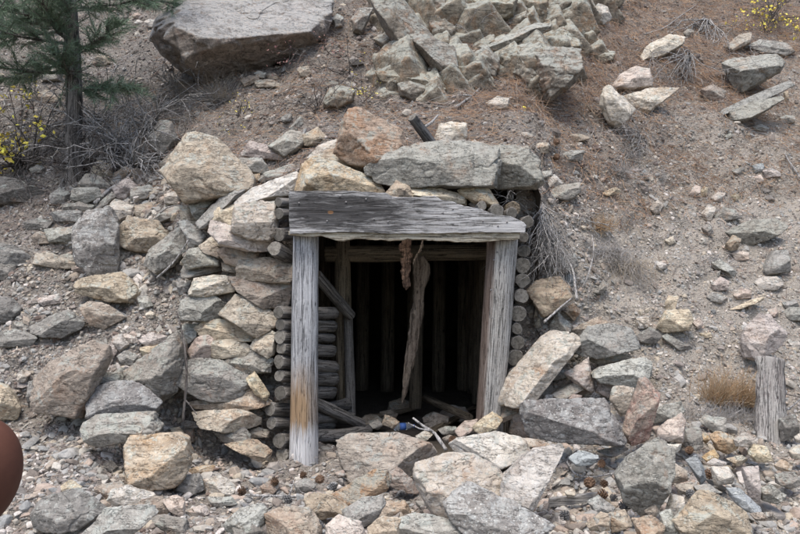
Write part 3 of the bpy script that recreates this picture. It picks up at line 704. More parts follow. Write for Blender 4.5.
G g dy=-.1 | long rounded grey stone sloping down to the left below the domed boulder | 190,402 328,263 370,285 352,315 262,370 240,422 205,428
G n dy=-.02 | greenish rock crouched left of the long rounded grey stone | 158,325 200,290 262,310 240,352 192,398 165,352
G t | tan stone left of the greenish rock under the domed boulder | 122,345 160,348 192,420 165,430 128,400
G g | grey lumpy stone below the tan stone, upper left of the wall | 118,412 150,402 222,460 205,500 170,492
G t dy=-.1 | small tan pointed stone at the wall's left edge | 198,502 250,468 292,510 260,535 215,530
G g | grey flat stone with a dead twig over it, left of the domed boulder's foot | 12,402 60,350 120,343 112,385 40,412
C r th=1.2 dy=-.25 | orange-based pale boulder sitting highest above the portal | 142,605 160,520 195,438 230,433 320,475 405,515 418,585 398,655 290,668 190,652
H o dy=-.35 th=.9 | orange speckled lichen rock behind the plank's left half | -10,275 18,180 60,148 130,168 230,208 332,275 335,310 200,320 -5,310
H t dy=-.12 | grey-tan block above the orange speckled rock | 60,150 120,118 205,112 262,140 267,200 200,205 130,170
H g | narrow grey stone between the block and the great lintel slab | 262,152 370,116 388,130 310,190 280,202
H n th=.7 dy=-.35 | great long grey lichened slab lying above the timber plank | 272,190 300,160 380,128 470,95 560,86 690,94 765,112 785,170 765,268 600,266 400,270 320,245 278,215
I n th=1.0 dy=-.3 | squarer grey slab butting the right end of the great long slab | 162,112 200,104 310,108 350,158 370,242 342,272 190,270 168,255
H w dy=-.05 | pale grey cube with brown base standing behind the great long slab | 530,92 558,15 600,8 662,8 658,90 600,97
H t dy=-.38 | small tan pyramid-shaped stone on the plank | 332,302 383,243 430,265 457,314 400,325 340,320
H t dy=-.4 s=1 | long flat tan stone under the great slab, on the plank | 438,270 560,273 650,298 658,338 520,320 450,305
H t dy=-.42 | pale tan block under the great slab's right half | 633,282 690,250 742,265 788,330 762,348 700,330 655,305
H t dy=-.4 | tiny tan stone below the pale tan block, on the plank edge | 672,335 700,320 725,335 718,348 685,348
I t | pale tan stone right of the squarer grey slab | 318,105 360,90 392,90 392,130 345,137
I n | pale greenish stone on litter right of the squarer grey slab | 448,135 480,120 532,120 532,160 462,167
I w | pale flat stone with brown edge beyond the squarer slab's lower corner | 373,255 415,218 447,248 432,270 385,267
I g | small grey stone touching the squarer slab's right side | 363,208 405,198 410,222 372,232
I g | broad grey stone sunk in dirt above the hanging dry roots | 375,290 440,262 512,250 517,290 470,322 400,308
I t | tan stone standing in dirt right of the hanging dry roots | 463,355 488,337 493,362 472,370
I b | brown wedge under litter above the broad sunken stone | 478,62 520,55 560,72 500,92
I t | flat pinkish tan stone on bare soil right of the hanging roots | 608,290 660,268 682,288 622,304
I w | small white stone on the litter above the squarer slab | 80,92 100,78 118,90 105,100
I w | whitish stone on the litter slope, right of the pale cube | 270,60 300,48 332,60 320,72 280,72
I t | buff angular stone on litter, upper right of the squarer slab | 485,75 515,60 545,70 530,85 495,88
L n dy=-.12 | greenish grey stone in the wall's left column, near its top | 133,85 158,40 202,34 267,82 267,102 150,114
L t dy=-.15 | narrow tan stone slanting down in the wall, upper left | 198,28 238,8 288,45 272,70 212,44
L o dy=-.16 | rusty orange stone recessed below the mauve-brown slab | 275,40 305,30 425,48 422,75 372,92 355,105 300,85
L b dy=-.12 | small dark brown stone in the wall under the rusty recessed stone | 288,92 350,98 352,130 292,122
L g dy=-.12 | flat grey stone in the wall under the greenish grey stone | 133,115 200,104 270,108 272,125 200,142 140,150
L t dy=-.22 th=1.1 | large pale tan block of the wall, beside the left post | 358,115 378,85 480,74 577,100 580,137 552,172 460,167 362,152
L w dy=-.2 th=1.1 | bright white block in the middle of the wall's upper half | 163,202 180,155 250,145 302,144 330,175 327,205 240,224 167,217
L g dy=-.1 | small grey stone left of the bright white block | 108,172 165,163 168,205 122,220
L b dy=-.2 | brown-tan block directly under the large pale tan block | 328,152 440,165 545,170 554,192 542,260 457,270 380,222 345,192
L n dy=-.18 | rounded pale block with an orange corner, wall's left column | 118,292 133,237 178,223 242,223 312,260 302,300 232,327 130,318
L b dy=-.1 | small brown stone between white block and brown diamond | 262,228 330,213 338,240 312,257
L b dy=-.26 th=1.1 | diamond-shaped brown block tilted in the wall's middle | 288,297 348,226 400,238 502,305 497,337 430,386 398,372
L t dy=-.22 | pale lens-shaped stone crossing the wall's middle | 188,352 230,321 300,323 415,377 410,402 330,407 220,382
L p dy=-.18 | reddish stone at the wall's left edge below the lens-shaped stone | 153,442 190,390 228,383 252,400 250,470 170,475
L t dy=-.22 | tan squared stone with a cream face, wall's lower middle | 246,457 260,400 350,396 397,430 382,462 270,470
L t dy=-.24 | tan wedge stone next to the round log ends | 403,427 430,390 482,368 500,380 492,450 470,467 420,442
L g dy=-.24 | grey speckled lens stone low in the wall, above the big grey one | 298,497 330,465 430,440 482,480 472,525 400,530 330,522
L n dy=-.05 | mossy olive stone deep in the wall's left edge | 130,340 190,338 195,385 155,410 130,380
L b dy=-.1 | small tan stone between lens-shaped stone and diamond block | 465,270 520,262 530,285 480,295
S g th=1.1 dy=-.22 | biggest grey stone of the wall, low and rounded | 102,82 108,25 180,3 280,3 382,60 392,90 362,150 270,157 180,132
S t dy=-.24 | narrow tan stone standing slanted near the lower log ends | 388,82 420,53 472,130 462,157 422,132
S r dy=-.26 | long orange-edged flat slab low in the wall | 176,168 280,153 380,120 422,130 465,175 400,187 330,203 190,193
S t dy=-.26 | cream pointed slab below the orange-edged slab | 180,212 350,201 425,240 418,267 320,282 230,267
S g dy=-.28 | small grey brick-like stone near the wall's foot | 266,297 370,268 397,300 397,322 300,330
S t dy=-.3 | buff stone with an angular end at the wall's foot | 312,338 430,323 480,360 472,392 435,400 395,372
S t dy=-.2 | square buff stone between wall's foot and log ends | 388,285 430,270 472,280 468,308 405,310
S b dy=-.15 | brown stone behind the orange-edged slab's right end | 365,205 430,190 450,215 410,240
N t dy=-.12 th=1.1 | tan-pink block beside the right column of log ends | 308,207 350,165 440,148 477,185 478,235 400,290 372,303
N g | rounded grey-tan rock above the tan-pink block | 383,108 440,50 492,53 505,100 440,137 400,132
N u | small blue-grey pebble right of the tan-pink block | 458,152 475,133 494,150 492,185 465,188
N g | grey stone behind the leaning rock's upper end | 398,340 430,288 482,345 472,370 405,368
N t | tan slab above the right-hand grey block | 478,368 540,330 600,306 628,330 565,348 520,380
N b | brown stone between tan-pink block and the rubble, by twigs | 448,282 492,253 518,285 492,322
N t dy=.05 | small yellowish stone right of the lower right log ends | 313,338 353,303 362,345 330,352
N t dy=.05 | lowest yellowish stone right of the lower right log ends | 315,352 352,350 347,382 320,397
N t dy=.05 | tan stone right of the middle right log ends | 298,280 340,262 350,300 315,318
N w | pale squared stone on dirt, upper right of the grey block | 743,312 790,306 794,345 750,349
N g | pale grey straight-edged stone by the grass on the right slope | 573,208 613,163 632,180 600,217
N n th=1.1 dy=-.2 | thick grey-topped block with brown left face, right of the portal | 508,462 520,398 560,343 640,335 722,350 750,430 670,455 600,472
N b dy=-.1 | brown flat layer under the thick grey-topped block | 555,478 640,450 725,465 600,498
N d | dark mauve stone right of the thick grey-topped block | 745,380 790,350 840,380 800,415 750,405
V w th=1.0 dy=-.3 | long slab leaning diagonally against the right post's foot | 192,222 200,190 350,0 388,-28 490,-22 510,5 430,110 330,242 270,262 202,255
V s th=1.0 dy=-.35 | wide dark slab flecked with white, right of the portal | 303,330 320,250 450,255 612,238 650,310 692,392 692,412 560,407 330,390
V b dy=-.3 | brown chunk joined to the wide dark slab's left end | 238,372 248,290 320,257 332,330 312,392
V b dy=-.25 | small brown block under the leaning slab's lower end | 178,292 193,256 292,265 240,312 210,327
V t dy=-.3 | tan stone left of the brown chunk, at the portal's threshold | 93,347 170,288 207,320 190,352 120,372
V p dy=-.25 | pinkish stone at the threshold left of the tan stone | 22,362 60,323 108,318 95,352 40,392
V n th=1.0 dy=-.2 | flat slab with greenish top on the rubble pile, below the thick grey-topped block | 577,142 610,110 700,85 770,72 800,90 797,140 740,187 610,167
V p dy=-.1 | pinkish stone between the leaning slab and the flat greenish slab | 458,132 550,72 562,130 578,212 500,172
V g dy=-.1 | oval grey speckled stone on top of the wide dark slab | 328,217 370,160 462,153 450,197 340,250
V g dy=-.05 | small grey stone above the oval speckled stone | 392,152 420,113 468,123 467,145 410,160
V t dy=-.05 | thin brownish stone leaning against the long slab | 358,157 400,108 417,118 392,152
V w dy=-.15 | small cream flat stone lying on the wide dark slab | 407,217 510,168 537,190 440,243
V w dy=-.25 | bright white pebble on the wide dark slab's edge | 363,248 383,218 412,220 402,252
V p dy=-.2 | small pink stone on the wide dark slab | 473,235 490,218 525,222 522,248 480,250
V b dy=-.15 | brown pillar stone leaning left of the red-sided pillar | 637,242 650,190 690,185 733,195 700,290 680,302
V p dy=-.05 | mauve flat stone left of the brown pillar stone | 583,202 600,170 652,180 627,232
W e th=1.1 dy=-.3 | tall stone pillar with a brick-red side, leaning on the rubble | 92,390 155,205 180,198 235,255 215,330 190,422 120,452 95,412
W n dy=-.05 | dark green-grey rock behind the red-sided pillar | 208,335 270,300 322,288 335,320 290,352 215,372
Y p dy=-.2 th=1.1 | pinkish white angular stone right of the red-sided pillar's foot | 226,155 228,118 322,55 337,90 327,172 240,160
Y g dy=-.15 | grey stone right of the pinkish white angular stone | 323,172 340,122 400,113 407,180 350,198
Y w dy=-.25 | small white stone below the pinkish white angular stone | 258,176 325,176 322,206 275,210
Y n th=.9 dy=-.25 | large pale green and white boulder, lower right | 72,305 130,220 230,158 292,200 287,280 225,420 170,455 100,395
Y t dy=-.2 | tan triangular stone right of the large pale boulder | 268,312 300,256 348,285 342,322 290,328
Y u dy=-.25 | narrow blue-grey stone standing slanted, lower right | 343,240 385,222 412,270 422,312 402,340 375,292
Y o dy=-.2 | orange and white stone below the dry grass tuft | 443,150 480,126 530,148 542,180 500,212 465,197
Y w dy=-.2 | speckled pale oval stone below the grass tuft's right side | 536,157 570,128 627,155 602,187 545,182
Y g dy=-.1 | grey stone with an orange corner under the dry grass tuft | 403,92 430,63 502,73 503,125 455,132
Y o dy=-.1 | small orange-brown stone left of the orange and white stone | 398,152 420,130 442,150 420,172
Y o dy=-.25 | small orange stone below the orange and white stone | 408,228 455,198 472,225 430,252
Y w dy=-.28 | flat cream stone below the small orange stone | 428,252 460,233 507,250 480,264
Y w dy=-.25 | rounded white and tan stone above the pale blue oval stone | 448,270 510,268 537,300 522,327 455,337
Y t dy=-.15 | tan block in front of the weathered board's foot, left side | 593,218 620,178 667,188 685,240 620,243
Y p dy=-.25 | upright mauve stone with parallel sides, lower right | 573,275 630,268 638,335 635,402 602,404 583,350
Y u dy=-.3 | pale blue-grey smooth oval stone, lower right | 508,352 560,356 638,430 612,452 570,438 515,385
Y b th=1.1 dy=-.35 | large brown-mauve rock at the bottom edge, right side | 297,475 370,420 400,365 450,368 520,405 572,450 592,500 572,560 480,560 400,510 330,518
Y w dy=-.28 | small white block left of the large brown-mauve rock | 263,432 285,376 332,384 332,420 290,457
Y t dy=-.2 | tan stone above the small white block | 300,342 360,328 383,350 372,387 310,372
Y g dy=-.3 | grey stone behind the large brown-mauve rock's top | 378,345 430,335 482,370 400,372
Y n dy=-.2 | greenish brown stone right of the upright mauve stone | 638,352 680,338 742,380 702,412 650,402
Y r dy=-.15 | orange tan pebble near the right edge | 698,258 730,238 768,260 752,282 705,277
Y b dy=-.3 | reddish brown flat stone right of the large brown-mauve rock | 603,452 680,448 702,480 620,480
Y t dy=-.35 th=1.1 | pale tan slab at the bottom edge, below the grey pine cones | 128,472 210,463 252,500 235,570 170,560
Y n dy=-.35 | greenish stone at the bottom edge left of the large brown-mauve rock | 238,462 280,440 312,500 312,560 240,560
Y t dy=-.3 | tan angular stone at the bottom, left of the grey pine cones | 38,452 100,440 127,500 50,525
Y g dy=-.32 | grey block at the bottom, left of the tan angular stone | -25,470 0,455 42,455 42,500 0,525
Y t dy=-.28 | thin tan stone upright beside the grey pine cones | 178,442 225,408 237,430 212,472
Y g dy=-.15 | grey-brown boulder at the right edge below the board | 698,305 770,293 810,330 745,355 700,332
Y d dy=-.1 | dark grey block just right of the weathered board's foot | 715,75 780,60 788,138 722,162
Y w dy=-.1 | white stone at the right edge, level with the board's foot | 775,150 790,135 815,145 805,170 780,170
Y t dy=-.2 | buff stone at the right edge below the dark grey block | 755,205 797,180 830,200 810,235 765,232
Y b dy=-.1 | reddish flat stone above the upright mauve stone | 505,235 560,222 590,245 540,262
X u dy=-.2 | blue-grey oval stone in front of the wide dark slab | 78,230 120,203 190,220 172,255 110,264
X g dy=-.3 | grey stone left of the grey pine cones, above the bottom slab | 148,405 190,380 258,430 232,457 170,435
X t dy=-.35 | tan squared stone at the bottom edge below the grey slat | 143,495 200,448 243,463 238,515 160,520
X w dy=-.2 | small white stone beside a pine cone before the wide dark slab | 150,262 180,238 200,245 195,275 160,275
X w dy=-.25 | cream stone left of the brown pine cones | 60,365 95,355 105,380 70,388
X g dy=-.2 | flat pinkish grey stone in front of the wide dark slab's right half | 190,205 290,180 310,200 240,228
R b th=1.1 dy=-.15 | pinkish brown layered boulder in front of the portal opening | 339,441 352,434 395,434 425,443 434,456 425,472 390,480 350,480 343,465
T o dy=-.12 | rusty orange and black wedge stone beside the layered boulder | 518,377 690,278 735,283 758,330 740,352 572,420
U w th=1.1 dy=-.2 | large cream-coloured boulder at the bottom centre | 263,300 270,250 400,216 500,225 562,258 615,310 600,400 520,420 372,450 320,422 280,352
U w dy=-.35 | pale banded boulder resting on top of the large cream one | 405,178 450,150 580,128 680,148 708,200 660,242 580,267 500,247 420,208
U w dy=-.38 | grey-white smooth slab leaning right of the large cream boulder | 603,362 620,310 720,208 800,185 845,200 765,335 712,442 610,395
U s th=1.1 dy=-.3 | white rock with black speckles at the bottom centre edge | 383,412 400,390 500,348 640,408 770,478 800,500 750,550 500,560 430,500 395,445
U w dy=-.25 | thin pale stone behind the pale banded boulder's right end | 640,152 720,152 800,178 745,205 690,208
T b dy=-.15 | pinkish brown broken stone left of the rusty orange wedge | 418,402 450,374 500,373 583,430 562,462 440,475
T g dy=-.15 | lichen-covered stone below the rusty orange wedge | 573,442 650,393 720,383 737,410 702,482 640,505
U r dy=-.15 | orange-brown stone left of the large cream boulder's foot | 98,422 160,400 215,410 242,462 110,468
T p dy=-.2 | pink stone at the bottom edge, left of the yellow-brown one | 508,502 560,463 640,488 658,534 650,570 500,570
U r dy=-.2 | yellow-brown stone at the bottom edge, between pink and bluish stones | 73,512 130,466 200,480 195,570 70,570
U g dy=-.2 | bluish white lichened rock at the bottom edge, left of the black-speckled one | 188,482 260,453 360,468 422,500 442,570 200,570
U r dy=-.1 | small tan and rust stone between orange wedge and cream boulder | 153,300 190,273 240,318 272,370 210,363 160,342
U g dy=-.05 | small grey stone behind the tan and rust stone | 178,272 210,248 238,288 200,292
U w dy=-.1 | thin white stone under the cream boulder's upper left edge | 238,252 300,228 362,220 300,250 265,290
U w dy=-.05 | small white stone at the fork of the grey stick | 263,142 300,123 327,138 302,163 272,162
U b dy=-.05 | small brown bark-like stone right of the forked stick | 370,152 395,140 432,150 420,170 380,172
U p | pink stone on the threshold below the right post | 423,112 500,78 512,100 470,132 430,142
U d | dark flat stone on the threshold, right of the forked stick | 353,118 385,106 423,108 427,130 370,137
U b | brown pointed stone just inside the portal, left of the bottle | 128,98 140,60 195,88 172,112
U d | dark small stone inside the portal, left of the brown pointed one | 78,95 108,78 132,100 92,112
T g | grey flat stone on the threshold in front of the left post | 378,335 420,313 462,340 440,372 390,367
T e | rusty red small stone left of the layered boulder's foot | 540,290 570,280 582,300 550,308
J n s=1 th=.9 | flat green lichened slab embedded in the bare right slope | 508,445 600,402 690,395 742,420 690,462 592,500 550,482
J t dy=-.08 | tan stone at the left foot of the flat green slab | 503,492 530,460 560,475 547,515 515,520
J w | pale leaning stone left of the flat green slab | 403,372 430,338 460,350 442,400 415,402
J w | pale stone above the pale leaning stone, right slope | 443,312 465,288 499,288 487,327 450,327
J p | pinkish pointed stone in the middle of the bare right slope | 353,306 380,260 402,265 395,292 365,307
J w | white stone in the middle of the bare right slope | 198,352 230,320 252,340 237,374 210,372
J u | flat blue stone beside the mauve one, upper right slope | 608,182 650,173 653,205 610,210
J p | flat mauve stone beside the blue one, upper right slope | 650,200 680,192 715,205 717,228 665,232
J g | small grey stone left of the flat blue stone | 528,203 570,188 578,212 540,217
J p | small pink stone below the flat blue stone | 613,228 640,218 652,245 627,252
J t | tan squarish stone above the flat green slab's left end | 400,285 415,265 430,275 425,300 405,305
J g | small grey stone high on the bare right slope | 498,65 520,50 530,66 507,77
J g | grey stone left of the flat green slab's left tip | 408,430 440,418 452,450 425,467
J g | grey-green flat stone resting above the flat green slab | 455,385 490,348 540,360 557,392 470,405
J p | pinkish flat stone on the right slope near the dead tuft | 120,200 150,190 165,200 130,210
J t | small orange-white stone above the flat green slab | 523,305 540,292 555,305 545,322 528,320
O g dy=-.05 | upright grey block near the right edge, middle height | 658,120 690,48 747,43 750,110 757,130 665,137
O n | long grey stone pointing down right, right slope | 448,88 480,78 547,130 527,152 460,112
O w | rounded grey stone with a white spot, right slope | 618,172 650,146 702,148 730,170 702,202 640,202
O g | small pale flat stone left of the long thin stone | 428,227 450,210 512,235 497,257 440,244
O t | long thin stone lying like a blade on the right slope | 518,278 600,238 645,226 652,240 560,277
O p | pink rounded stone above the long thin stone | 533,217 560,193 597,200 602,232 545,237
O p | purplish stone up and left of the pink rounded stone | 443,172 480,148 512,165 502,202 450,197
O t | pale upright stone above the broad tan stone | 258,277 275,226 312,223 297,282
O t dy=-.05 | broad tan stone on the right slope | 233,352 268,285 350,278 370,320 352,357 260,367
O p | small pink pebble at the right of the broad tan stone | 368,327 395,308 412,335 385,354
O p th=.9 dy=-.1 | large pinkish white boulder with a hollow, right edge | 568,402 572,365 635,298 680,303 740,375 722,412 622,478 580,462
O n | flat greenish stone at the right edge | 728,290 760,268 810,270 810,322 740,320
O g | small grey stone above the flat greenish stone, right edge | 728,252 780,238 792,265 740,274
O w | small squared cream stone left of the broad tan stone | 145,310 190,306 194,350 150,352
O g | long grey stone lying down right below the broad tan stone | 248,382 270,376 372,430 362,447 290,432
O w | small white stone upper left on the gravelly right slope | 218,87 260,80 268,110 230,120
O t | small flat buff stone below the pink pebble | 398,372 440,368 447,390 405,390
O w | pale stone at the right edge below the large hollowed boulder | 750,402 790,408 810,435 760,427
O p | pinkish smooth stone half sunk above the long grey stone | 528,52 560,42 592,52 590,77 540,82
O p | pink stone left of the flat greenish stone | 670,280 700,270 712,295 690,308 672,300
O t | tan stone near the top of the gravelly slope, right of the grass | 260,0 290,-15 300,10 275,20
'''
rock_shadow = []
def build_rocks():
    for i, lnx in enumerate(ROCKS.strip().split('\n')):
        head, label, pts = [s.strip() for s in lnx.split('|')]
        hd = head.split(); z, ty = hd[0], hd[1]
        op = dict(kv.split('=') for kv in hd[2:]); op = {k: float(v) for k, v in op.items()}
        P2 = np.array([[float(c) for c in s.split(',')] for s in pts.split()])
        if z != 'R': P2 = P2 / 3.985 + np.array(ZO[z])
        H = hull2d(P2)
        gs = 1.12 if (z in 'CD' and i < 62) else 1.16 if z == 'F' else 1.12 if z in 'LS' else 1.09 if z in 'GKP' else 1.05
        H = H.mean(0) + (H - H.mean(0)) * gs
        lo = H[:, 1].max(); hi = H[:, 1].min()
        near = H[H[:, 1] > lo - 0.25 * (lo - hi)]
        bx = near[:, 0].mean(); by = lo - 0.06 * (lo - hi)
        Yh = cast(bx, by)
        w = np.ptp(H[:, 0]) * Yh / F; h = np.ptp(H[:, 1]) * Yh / F
        t = (0.30 * min(w, h) + 0.14 * math.sqrt(w * h)) * op.get('th', 1.0)
        Yc = Yh + (0.08 if z in 'JOEIK' else -0.05 if z in 'AF' else -0.25) * t + op.get('dy', 0.0)
        W3 = np.array([at(x, y, Yc) for x, y in H])
        c = W3.mean(0); c[0] = (W3[:, 0].min() + W3[:, 0].max()) / 2 * .5 + c[0] * .5; c[2] = (W3[:, 2].min() + W3[:, 2].max()) / 2 * .5 + c[2] * .5
        loc2 = (W3 - c)[:, [0, 2]]
        loc2 = hull2d(loc2) * 1.03
        px = max(np.ptp(H[:, 0]), np.ptp(H[:, 1]))
        lev = 6 if px > 120 else 5 if px > 45 else 4 if px > 12 else 3
        s = math.sqrt(w * h)
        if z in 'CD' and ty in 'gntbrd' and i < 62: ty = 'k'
        nm = 'outcrop_block' if z in 'CD' and i < 62 and s > .25 else 'boulder' if s > 0.42 else 'rock' if s > 0.17 else 'stone'
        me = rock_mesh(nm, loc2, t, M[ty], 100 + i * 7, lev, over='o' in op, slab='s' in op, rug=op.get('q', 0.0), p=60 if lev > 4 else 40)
        zmin = loc2[:, 1].min()
        co = np.zeros(len(me.vertices) * 3, dtype=np.float32); me.vertices.foreach_get('co', co)
        co = co.reshape(-1, 3); co[:, 2] -= zmin; me.vertices.foreach_set('co', co.reshape(-1)); me.update()
        o = link(nm, me, (c[0], c[1], c[2] + zmin))
        cat = {'outcrop_block': 'rock outcrop'}.get(nm, nm)
        tag(o, label, cat, 'rocks and stones scattered over the hillside around the portal')
        rock_shadow.append((H, Yc))
build_rocks()
def bedrock():
    r_ = np.random.default_rng(44)
    reg = np.array([(368, -40), (612, -40), (604, 30), (588, 78), (552, 98), (512, 90), (490, 76), (455, 92), (425, 100), (392, 98), (380, 70), (392, 40)], float)
    def inside(x, y):
        c = False; j = len(reg) - 1
        for i in range(len(reg)):
            if (reg[i, 1] > y) != (reg[j, 1] > y) and x < (reg[j, 0] - reg[i, 0]) * (y - reg[i, 1]) / (reg[j, 1] - reg[i, 1]) + reg[i, 0]: c = not c
            j = i
        return c
    Jn = np.array([(0.82, -0.35, 0.45), (-0.45, -0.55, 0.70), (0.12, -0.93, -0.33), (-.75, -.6, -.1)]); Jn /= np.linalg.norm(Jn, axis=1)[:, None]
    U, Fc = ico(4); Vs, Fs, off, k = [], [], 0, 0
    while k < 120:
        x, y = r_.uniform(366, 608), r_.uniform(-38, 104)
        if not inside(x, y): continue
        k += 1
        sz_ = r_.uniform(.13, .36) * (1.25 if y < 30 else 1.0)
        pl = np.concatenate([Jn, -Jn, r_.normal(size=(4, 3))]); pl = pl + r_.normal(0, .10, pl.shape); pl /= np.linalg.norm(pl, axis=1)[:, None]
        hs = np.concatenate([r_.uniform(.45, 1.0, 8), r_.uniform(.9, 1.2, 4)]) * sz_
        V = U * polytope(U, pl, hs, 60)[:, None]
        V = np.clip(V, -1.7 * sz_, 1.7 * sz_)
        V = V * (1 + 0.05 * fbm(V / sz_ * 2.5 + k * 7, 3, k))[:, None] + U * (0.010 * fbm(V * 13 + k, 3, 7))[:, None]
        c = at(x, y, cast(x, y) + r_.uniform(-.06, .16))
        Vs.append(V + c); Fs.append(Fc + off); off += len(V)
    V = np.concatenate(Vs); b = V.mean(0)
    tag(link('bedrock_outcrop', new_mesh('bedrock_outcrop', V - b, np.concatenate(Fs), [M['k']]), b), kind='structure')
bedrock()


print('T', round(_t.time()-_t0,1))
# ------------------------------------------------------------------ scatter of chips, stones and litter
def surf_samples(n, umin, umax, vmin, vmax, seed):
    r_ = np.random.default_rng(seed)
    out = []
    # uniform in the control grid, which is denser close to the portal
    u = r_.uniform(umin, umax, n); v = r_.uniform(vmin, vmax, n)
    ui = np.interp(u, us, np.arange(nc)); vi = np.interp(v, vs, np.arange(nr))
    i = np.clip(vi.astype(int), 0, nr - 2); j = np.clip(ui.astype(int), 0, nc - 2)
    fu = (ui - j)[:, None]; fv = (vi - i)[:, None]
    g = TV.reshape(nr, nc, 3); nn_ = N.reshape(nr, nc, 3)
    p_ = g[i, j] * (1 - fu) * (1 - fv) + g[i, j + 1] * fu * (1 - fv) + g[i + 1, j] * (1 - fu) * fv + g[i + 1, j + 1] * fu * fv
    return p_, nn_[i, j], u, v
def px_samples(n, x0, x1, y0, y1, seed):
    """spread over the part of the slope in and around the view, by control-grid column/row"""
    r_ = np.random.default_rng(seed)
    K = n
    pu = np.interp(r_.uniform(x0, x1, K), cols, np.arange(len(cols)))
    # rows: choose grid rows weighted by their height on the slope
    g = T.reshape(nr, nc, 3)
    rowpy = 267 - (g[:, :, 2] - 1.65) / np.maximum(g[:, :, 1], 1) * F
    ui = np.interp(pu, us, np.arange(nc)); j = np.clip(np.round(ui).astype(int), 0, nc - 1)
    tgt = r_.uniform(y0, y1, K)
    vals = np.zeros(K)
    order = np.argsort(j)
    for jj in np.unique(j):
        m = j == jj
        pyc = rowpy[:, jj]; k0 = np.argmax(pyc < 700)
        pyc = np.minimum.accumulate(pyc[k0:])
        vals[m] = np.interp(-tgt[m], -pyc, np.arange(k0, nr))
    i = np.clip(vals.astype(int), 0, nr - 2); jf = np.clip(ui.astype(int), 0, nc - 2)
    fu = (ui - jf)[:, None]; fv = (vals - i)[:, None]
    G3 = TV.reshape(nr, nc, 3); N3 = N.reshape(nr, nc, 3)
    p_ = G3[i, jf] * (1 - fu) * (1 - fv) + G3[i, jf + 1] * fu * (1 - fv) + G3[i + 1, jf] * (1 - fu) * fv + G3[i + 1, jf + 1] * fu * fv
    u = np.interp(ui, np.arange(nc), us); v = np.interp(vals, np.arange(nr), vs)
    ok = ~((u > 6.5) & (u < 9.5) & (v > 3.95) & (v < 5.1))
    return p_[ok], N3[i, jf][ok], u[ok], v[ok]

def scatter_mesh(name, Pp, Nn, size, mat, level, seed, flatn=0.55, attr=None, smooth=False, sink=0.2, nvar=12):
    r_ = np.random.default_rng(seed); n = len(Pp)
    U, Fc = ico(level); m = len(U)
    base = []
    for k in range(nvar):
        pl = r_.normal(size=(9, 3)); pl /= np.linalg.norm(pl, axis=1)[:, None]
        pl = np.concatenate([pl, -pl[:3]])
        R = polytope(U, pl, r_.uniform(.6, 1.0, len(pl)), 14); R = np.minimum(R, 1.6)
        base.append(U * R[:, None])
    base = np.array(base)
    kk = r_.integers(0, nvar, n)
    sc = np.stack([r_.uniform(.7, 1.35, n), r_.uniform(.5, 1.0, n), r_.uniform(.25, .8, n) * flatn / .55], 1) * size[:, None]
    V = base[kk] * sc[:, None, :]
    ang = r_.uniform(0, 2 * PI, n)
    # local frame: mixture of slope normal and up, plus jitter
    z = Nn + r_.normal(size=(n, 3)) * 0.28; z /= np.linalg.norm(z, axis=1)[:, None]
    x = np.stack([np.cos(ang), np.sin(ang), np.zeros(n)], 1); y = np.cross(z, x); y /= np.linalg.norm(y, axis=1)[:, None]; x = np.cross(y, z)
    Rm = np.stack([x, y, z], 2)
    V = np.einsum('nij,nmj->nmi', Rm, V) + (Pp + Nn * (sc[:, 2] * (0.5 - sink))[:, None])[:, None, :]
    Fa = (Fc[None] + (np.arange(n) * m)[:, None, None]).reshape(-1, 3)
    rnd = np.repeat(r_.uniform(0, 1, n) if attr is None else attr, m)
    return new_mesh(name, V.reshape(-1, 3), Fa, [mat], smooth=smooth, attr={'rnd': rnd})

def spread(Pp):
    return 400 + Pp[:, 0] / Pp[:, 1] * F, 267 - (Pp[:, 2] - 1.65) / Pp[:, 1] * F

# fine gravel, two tones following the soil
Pp, Nn, u_, v_ = px_samples(120000, -120, 920, -25, 600, 11)
pa, dfm = soil_maps(Pp[:, 0], Pp[:, 1], Pp[:, 2]); rr = rng.uniform(size=len(Pp))
sz = 0.0105 * np.exp(rng.normal(0, .5, len(Pp))) * (0.75 + Pp[:, 1] / 14) * (1 - .25 * pa)
selp = (rr < pa * 0.75 + 0.30) & (rng.uniform(size=len(Pp)) > dfm * .75)
seld = (~selp) & (rng.uniform(size=len(Pp)) > dfm * 0.4)
tag(link('gravel', scatter_mesh('gravel', Pp[selp], Nn[selp], sz[selp], M['gravel'], 0, 1)), kind='stuff')
tag(link('dark_gravel', scatter_mesh('dark_gravel', Pp[seld], Nn[seld], sz[seld], M['gravel_dark'], 0, 2)), kind='stuff')
# larger loose stones: rubble zones are dense, bare soil sparse
Pp, Nn, u_, v_ = px_samples(52000, -120, 920, -25, 620, 12)
X_, Y_ = spread(Pp)
dens = 0.10 + 0.0 * X_
dens += 0.75 * ss(425, 470, Y_) * (1 - .35 * ss(-50, 60, 120 - X_))
dens += 0.55 * ss(330, 400, Y_) * ss(520, 560, X_) * ss(900, 640, X_)
dens += 0.45 * ss(150, 190, Y_) * ss(460, 300, Y_) * ss(230, 180, X_)
dens += 0.28 * ss(240, 330, Y_) * ss(215, 150, X_)
dens += 0.18 * ss(110, 150, Y_) * ss(500, 540, X_) * ss(640, 560, X_)
dens += 0.5 * ss(60, 90, X_) * ss(215, 190, X_) * ss(160, 185, Y_) * ss(260, 235, Y_)
dens *= 0.6 + 0.8 * (fbm(Pp * 1.4, 2, 77) * .5 + .5)
k_ = rng.uniform(size=len(Pp)) < dens
Pp, Nn, X_, Y_ = Pp[k_], Nn[k_], X_[k_], Y_[k_]
sz = 0.019 * np.exp(rng.normal(0, .45, len(Pp))) * (.7 + .4 * ss(380, 450, Y_))
sz *= 1 + 1.1 * ss(50, 90, X_) * ss(290, 250, X_) * ss(150, 175, Y_) * ss(330, 250, Y_)
sz = np.minimum(sz, 0.085)
small = sz < 0.023
